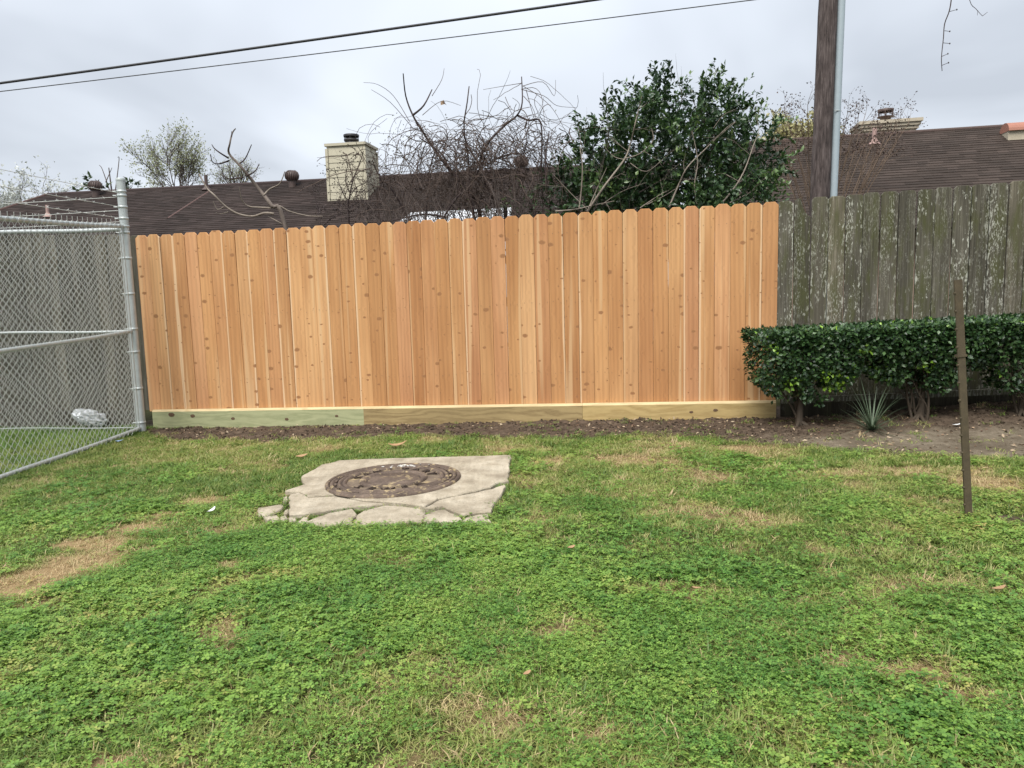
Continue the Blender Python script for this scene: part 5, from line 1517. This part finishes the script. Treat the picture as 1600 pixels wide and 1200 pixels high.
def evergreen():
    y = 8.95
    foot = at(1050, 320, y); foot[2] = gz0(foot[0], foot[1])
    t = empty('evergreen_shrub', foot, 'big dark evergreen shrub with glossy leaves rising above the right half of the new fence', 'shrub')
    blobs = [(1060, 150, 70, 30), (1020, 128, 26, 22), (1105, 145, 40, 28), (1135, 130, 20, 18), (1095, 120, 10, 16, 1.5), (1030, 112, 12, 12, 1.5), (1050, 108, 8, 12, 1.5),
             (990, 165, 40, 30), (950, 160, 18, 16, 1.2), (965, 190, 45, 30), (925, 205, 26, 22), (915, 240, 32, 30), (1010, 200, 60, 36), (1080, 190, 70, 40), (1140, 180, 40, 34), (1140, 150, 22, 14, 1.2),
             (1176, 176, 20, 12, .6), (1192, 190, 20, 10, .7), (1219, 158, 7, 14, .8), (1205, 178, 12, 7, .9), (1152, 222, 46, 30), (1180, 232, 34, 26), (1216, 236, 18, 10, .8), (1090, 240, 80, 45), (1010, 250, 80, 45), (950, 265, 50, 40), (925, 290, 40, 30),
             (1050, 290, 110, 34), (1150, 280, 55, 38), (1120, 300, 80, 24), (1050, 318, 90, 14, 1.6), (1100, 300, 50, 22, 1.3), (1075, 275, 40, 30), (985, 300, 70, 26), (885, 245, 10, 14, 1.3), (880, 275, 24, 24), (895, 300, 30, 26), (1185, 265, 26, 26), (1120, 105, 5, 10, 1.6), (985, 118, 6, 8, 1.4), (940, 175, 14, 10, 1.4), (905, 200, 12, 10, 1.4)]
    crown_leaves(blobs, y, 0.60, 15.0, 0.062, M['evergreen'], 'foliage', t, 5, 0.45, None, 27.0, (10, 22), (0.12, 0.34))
    mb = MB()
    for k in range(9):
        px = rng.uniform(930, 1190); p0 = np.array(foot) + np.array([rng.normal() * 0.2, rng.normal() * 0.2, -0.05]); p1 = at(px, rng.uniform(180, 260), y + rng.normal() * 0.25)
        mid = (p0 + p1) / 2 + rng.normal(size=3) * 0.15; P = smooth_path([p0, mid, p1], 6); n = len(P) - 1
        mb.tube(P, [0.035 * (1 - 0.8 * i / n) for i in range(n + 1)], 7, cap=False)
        for q in P[4::2]: twigs(mb, q, rdir(1, 0.6)[0], 0.5, 0.008, 2, None, 0.15, 0.02, 0.8, 3, 5)
    mb.build('trunk', M['bark_mid'], t)
evergreen()

def bare_stems():
    y = 8.35
    foot = at(930, 335, y); foot[2] = gz0(foot[0], foot[1])
    t = empty('bare_shrub', foot, 'leafless shrub with long pale grey stems in front of the dark evergreen', 'shrub')
    mb = MB()
    for pth, r in (([(918, 330), (945, 290), (975, 250), (985, 225), (992, 195), (998, 170), (1003, 150)], .013), ([(905, 325), (908, 300), (910, 260), (906, 230)], .010), ([(920, 325), (935, 290), (948, 262)], .008),
                   ([(868, 330), (900, 327), (930, 320), (960, 314)], .009), ([(1045, 325), (1062, 285), (1075, 260), (1100, 235), (1135, 200), (1150, 190)], .011), ([(1070, 270), (1068, 255), (1072, 240)], .006), ([(1130, 315), (1150, 290), (1165, 262), (1178, 225), (1185, 210)], .011),
                   ([(1140, 317), (1170, 302), (1180, 295)], .008), ([(975, 248), (1000, 240), (1020, 220), (1018, 200)], .007), ([(980, 250), (960, 245), (945, 230)], .006), ([(1000, 325), (1030, 305), (1050, 295)], .007), ([(985, 255), (1010, 268), (1040, 245), (1065, 225)], .006),
                   ([(1010, 320), (1045, 302), (1080, 278)], .006), ([(1155, 285), (1172, 272)], .005), ([(920, 330), (890, 300), (862, 270)], .006), ([(1090, 325), (1085, 290), (1090, 250), (1080, 200)], .008), ([(940, 320), (970, 300), (1010, 285)], .006),
                   ([(912, 250), (905, 205), (903, 180)], .003), ([(1115, 200), (1130, 180), (1150, 170)], .004)):
        P = limb(mb, pth, r, r * 0.35, y, 0.06, 6)
        for q in P[5::5]: twigs(mb, q, rdir(1, 0.5)[0], rng.uniform(0.15, 0.4), r * 0.35, 1, None, 0.15, 0.0, 0.7, 2, 4)
    mb.build('stems', M['bark_pale'], t)
bare_stems()

def low_bush():
    y = 9.0
    foot = at(835, 330, y); foot[2] = gz0(foot[0], foot[1])
    t = empty('low_bush', foot, 'low loose green bush between the vine tangle and the big evergreen', 'shrub')
    crown_leaves([(835, 310, 40, 22), (860, 300, 26, 28), (815, 325, 30, 14), (790, 335, 30, 8), (870, 315, 24, 16)], y, 0.4, 9.0, 0.045, M['bush'], 'foliage', t, 8)
    mb = MB()
    for k in range(10): twigs(mb, foot + np.array([rng.normal() * 0.1, rng.normal() * 0.1, 0]), np.array([rng.normal() * 0.3, 0, 1.0]), 1.9, 0.014, 2, None, 0.08, 0.0, 0.6, 4, 5)
    mb.build('stems', M['bark_mid'], t)
M['bush'] = m_leaf('bush_leaves', [(0.0, (0.018, 0.032, 0.015)), (0.6, (0.045, 0.075, 0.028)), (1.0, (0.10, 0.14, 0.05))], 0.5, 0.2)
low_bush()

def crape_myrtle():
    y = 11.2
    foot = at(1285, 330, y); foot[2] = gz0(foot[0], foot[1])
    t = empty('crape_myrtle', foot, 'leafless crape myrtle with dry brown seed heads around the utility pole', 'tree')
    mb = MB(); tips = []
    ends = [(1212, 185), (1225, 160), (1240, 200), (1250, 172), (1262, 150), (1268, 195), (1325, 160), (1340, 175), (1352, 165), (1362, 185), (1330, 200), (1405, 172), (1388, 190), (1378, 215), (1345, 210), (1320, 185), (1365, 205), (1215, 215), (1230, 225), (1315, 215), (1400, 210), (1355, 240), (1380, 235), (1225, 250), (1420, 178)]
    for (ex, ey) in ends:
        yy = y + rng.normal() * 0.35; e = at(ex, ey + 14, yy); b0 = np.array(foot) + np.array([(ex - 1290) * 0.0012, rng.normal() * 0.1, 0.2])
        m1 = b0 + (e - b0) * 0.5 + np.array([-(ex - 1290) * 0.0022, rng.normal() * 0.08, 0.15]); P = smooth_path([b0, m1, e], 7); n = len(P) - 1
        mb.tube(P, [0.016 * (1 - 0.78 * i / n) for i in range(n + 1)], 5, cap=False)
        for q in P[9:]:
            for _ in range(2): twigs(mb, q, rdir(1, 0.8)[0] + (e - m1) * 0.5, 0.24, 0.0035, 1, tips, 0.12, 0.02, 0.7, 3, 4)
    mb.build('stems', M['bark_tan'], t)
    P = np.array([p for p, d in tips]); P = P[P[:, 2] > at(1300, 245, y)[2]]; n = len(P); k = 3
    P = np.repeat(P, k, 0) + rng.normal(size=(n * k, 3)) * 0.022
    o = link('seed_heads', leaf_mesh('seed_heads', P, rdir(n * k), rdir(n * k), rng.uniform(0.016, 0.034, n * k), rng.uniform(0.014, 0.026, n * k), M['seed_brown'], 0.4), t); o['kind'] = 'stuff'
M['seed_brown'] = m_leaf('brown_seed_heads', [(0, (0.025, 0.015, 0.013)), (1, (0.11, 0.065, 0.05))], 0.8, 0.05)
crape_myrtle()

M['bud_green'] = m_leaf('spring_buds_green', [(0, (0.20, 0.22, 0.10)), (0.5, (0.33, 0.36, 0.19)), (1, (0.48, 0.50, 0.32))], 0.6, 0.3)
M['bud_yellow'] = m_leaf('spring_buds_yellow', [(0, (0.30, 0.28, 0.11)), (0.5, (0.50, 0.47, 0.24)), (1, (0.62, 0.60, 0.38))], 0.6, 0.3)
M['bud_white'] = m_leaf('pale_blossom', [(0, (0.40, 0.43, 0.37)), (0.5, (0.56, 0.58, 0.53)), (1, (0.68, 0.70, 0.66))], 0.6, 0.3)
def budding_tree(px, base_py, top_py, halfw, y, lab, mat, size, cat='tree', kids=5, dens=2, stems=6, bark='bark_mid'):
    foot = at(px, base_py, y); zf = foot[2]; foot[2] = 0.0
    t = empty('budding_tree', foot, lab, cat)
    H = at(px, top_py, y)[2]; hw = halfw / F_PX * y
    mb = MB(); tips = []
    zs = max(0.6, zf - 0.28 * (H - zf))
    mb.tube([foot + np.array([0, 0, -0.2]), foot + np.array([0.05, 0, zs * 0.5]), foot + np.array([0, 0, zs])], [0.16, 0.12, 0.10], 8, cap=False)
    for k in range(stems):
        a = 6.283 * k / stems + rng.normal() * 0.3; e = rng.uniform(0.55, 1.1)
        d = np.array([math.cos(a) * hw * e, math.sin(a) * hw * e, (H - zs) * rng.uniform(0.6, 0.85)])
        L = np.linalg.norm(d)
        twigs(mb, foot + np.array([0, 0, zs]), d, L * 0.72, 0.038, 3, tips, 0.12, 0.03, 0.62, kids, 5)
    mb.build('trunk', M[bark], t)
    P = np.array([p for p, d in tips]); n = len(P) * dens
    P = np.repeat(P, dens, 0) + rng.normal(size=(n, 3)) * 0.10
    o = link('buds', leaf_mesh('buds', P, rdir(n, 0.5), rdir(n), rng.uniform(0.7, 1.3, n) * size, rng.uniform(0.7, 1.3, n) * size * 0.7, M[mat], 0.3, None, True), t); o['kind'] = 'stuff'
    print('budding', n)
budding_tree(282, 300, 212, 62, 33.0, 'tall bare tree with pale green spring buds behind the dark roof', 'bud_green', 0.08, kids=6, dens=2)
budding_tree(368, 296, 236, 40, 34.0, 'smaller thin budding tree to the right of the tall budding one', 'bud_green', 0.06, dens=1)
budding_tree(12, 350, 268, 62, 30.0, 'pale blossoming tree at the left edge beyond the roof hip', 'bud_white', 0.10, dens=3)
budding_tree(1236, 262, 200, 42, 26.0, 'yellow-green budding tree beside the utility pole behind the roof', 'bud_yellow', 0.13, dens=5, bark='bark_tan')

def ridge_sapling():
    y = 26.5
    foot = at(183, 305, y); foot[2] = 0
    t = empty('thin_tree', foot, 'thin spindly tree with few leaves peeking over the ridge behind the corner post', 'tree')
    mb = MB(); 
    top = at(170, 262, y); mb.tube([foot, (foot + top) / 2, top], [0.08, 0.06, 0.015], 6, cap=False)
    for pth in ([(172, 300), (160, 265), (155, 258)], [(180, 300), (186, 250), (184, 246)], [(165, 285), (175, 262)], [(185, 300), (196, 280), (192, 276)], [(150, 300), (143, 285)], [(200, 302), (207, 290)]):
        limb(mb, pth, 0.02, 0.008, y, 0.2, 5)
    mb.build('trunk', M['bark_mid'], t)
    crown_leaves([(143, 284, 8, 6), (150, 296, 12, 5), (165, 297, 8, 4), (205, 290, 10, 6), (215, 294, 8, 4), (196, 298, 6, 4), (117, 301, 8, 3)], y, 0.3, 40, 0.16, M['bush'], 'foliage', t, 12)
ridge_sapling()

def overhead_branch():
    y = 4.6
    a = at(1510, -580, y)
    t = empty('hanging_branch', a, 'thin bare twig with small buds hanging into the sky at upper right', 'branch')
    mb = MB()
    mb.tube(smooth_path([at(1250, -760, y), at(1400, -650, y), at(1510, -580, y), at(1640, -540, y), at(1900, -560, y)]), 0.012, 6, cap=False)
    limb(mb, [(1510, -580), (1500, -300), (1492, -90), (1488, -20), (1484, 14), (1476, 37), (1474, 60), (1471, 90), (1472, 111)], 0.005, 0.002, y, 0.01, 5)
    for pth in ([(1484, 18), (1495, 15)], [(1476, 48), (1484, 49)], [(1474, 67), (1484, 68)], [(1472, 88), (1481, 84)], [(1472, 102), (1482, 98)]):
        P = limb(mb, pth, 0.0018, 0.0012, y, 0.005, 4); mb.lathe(P[-1], [(0.001, -0.005), (0.005, 0), (0.001, 0.005)], 6)
    limb(mb, [(1497, -190), (1505, -60), (1515, 0), (1525, 14), (1535, 25)], 0.003, 0.0014, y, 0.01, 4); limb(mb, [(1535, 25), (1543, 19)], 0.0016, 0.001, y, 0.0, 4); limb(mb, [(1528, 16), (1527, 24)], 0.0014, 0.001, y, 0.0, 4)
    mb.build('twigs', M['bark_dark'], t)
overhead_branch()

# ------------------------------------------------------------------ small things lying about
def plastic_bag():
    p = at(140, 656, 7.97)
    z = gz0(p[0], p[1]) + 0.055
    import bmesh
    from mathutils import noise as mn
    bm = bmesh.new(); bmesh.ops.create_icosphere(bm, subdivisions=4, radius=1.0)
    for v in bm.verts:
        q = v.co.copy(); k = 1 + 0.28 * mn.noise(q * 2.2 + Vector((3, 1, 7))) + 0.16 * mn.noise(q * 6.0) + 0.07 * mn.noise(q * 14)
        v.co = Vector((q.x * 0.155 * k, q.y * 0.10 * k, q.z * 0.085 * k + 0.085 - 0.05 * q.x))
    me = bpy.data.meshes.new('plastic_bag'); bm.to_mesh(me); bm.free(); me.materials.append(M['bag'])
    tag(link('plastic_bag', me, None, (p[0], p[1], z), (0, 0, 0.3)), 'crumpled white plastic bag on the grass behind the chain link', 'plastic bag')
plastic_bag()

def flat_thing(name, px, py, L, W, mat, lab, cat, rz, curl=0.3, dz=0.03, group=None):
    g = ground(px, py); z = gh(g[0], g[1]) + dz
    n = 6; V = []; Fs = []
    for i in range(n + 1):
        f = i / n; w = W * math.sin(math.pi * (0.08 + 0.84 * f)); zc = curl * L * (f - 0.5) ** 2 * 2
        V += [(L * (f - 0.5), -w / 2, zc + curl * w * 0.35), (L * (f - 0.5), 0, zc), (L * (f - 0.5), w / 2, zc + curl * w * 0.35)]
    for i in range(n):
        Fs += [(3 * i, 3 * i + 3, 3 * i + 4, 3 * i + 1), (3 * i + 1, 3 * i + 4, 3 * i + 5, 3 * i + 2)]
    m = len(V); V += [(x, y_, z_ - 0.0012) for x, y_, z_ in V]; Fs += [tuple(q + m for q in f[::-1]) for f in Fs]
    me = bpy.data.meshes.new(name); me.from_pydata(V, [], Fs); me.update(); me.materials.append(mat)
    tag(link(name, me, None, (g[0], g[1], z), (rng.normal() * 0.1, -0.12, rz)), lab, cat, group)
LG = 'fallen leaves on the lawn'
flat_thing('fallen_leaf', 622, 703, 0.15, 0.07, M['dry_leaf'], 'curled tan leaf lying on the grass behind the manhole slab', 'leaf', 0.1, 0.35, 0.038, LG)
flat_thing('fallen_leaf', 472, 719, 0.09, 0.04, M['dry_leaf'], 'small tan leaf on the grass left of the slab corner', 'leaf', 0.3, 0.2, 0.038, LG)
flat_thing('fallen_leaf', 1560, 934, 0.06, 0.028, M['dry_leaf'], 'orange-tan leaf on the clover below the steel stake', 'leaf', 0.2, 0.2, 0.038, LG)
flat_thing('fallen_leaf', 1089, 934, 0.04, 0.02, M['dry_leaf'], 'tiny orange leaf on the clover in the lawn middle', 'leaf', -0.6, 0.2, 0.038, LG)
flat_thing('fallen_leaf', 893, 866, 0.04, 0.022, M['dry_leaf'], 'small brown leaf on clover below and right of the slab', 'leaf', 0.5, 0.2, 0.038, LG)
flat_thing('fallen_leaf', 824, 1069, 0.03, 0.017, M['dry_leaf'], 'small rust leaf in the foreground clover', 'leaf', 0.7, 0.2, 0.038, LG)
flat_thing('litter_scrap', 331, 808, 0.075, 0.03, M['litter_white'], 'clear white plastic scrap on the lawn left of the slab', 'litter', 1.3, 0.3, 0.045)
flat_thing('litter_scrap', 187, 693, 0.07, 0.04, M['litter_blue'], 'blue and white wrapper scrap at the chain link foot', 'litter', 0.2, 0.3, 0.02)
flat_thing('litter_scrap', 1231, 646, 0.05, 0.03, M['litter_white'], 'white paper scrap on dirt by the kickboard end', 'litter', 0.2, 0.3, 0.02)
flat_thing('litter_scrap', 1495, 668, 0.07, 0.02, M['litter_white'], 'pale scrap on bare soil behind the steel stake', 'litter', 0.0, 0.2, 0.02)
print('scene built')
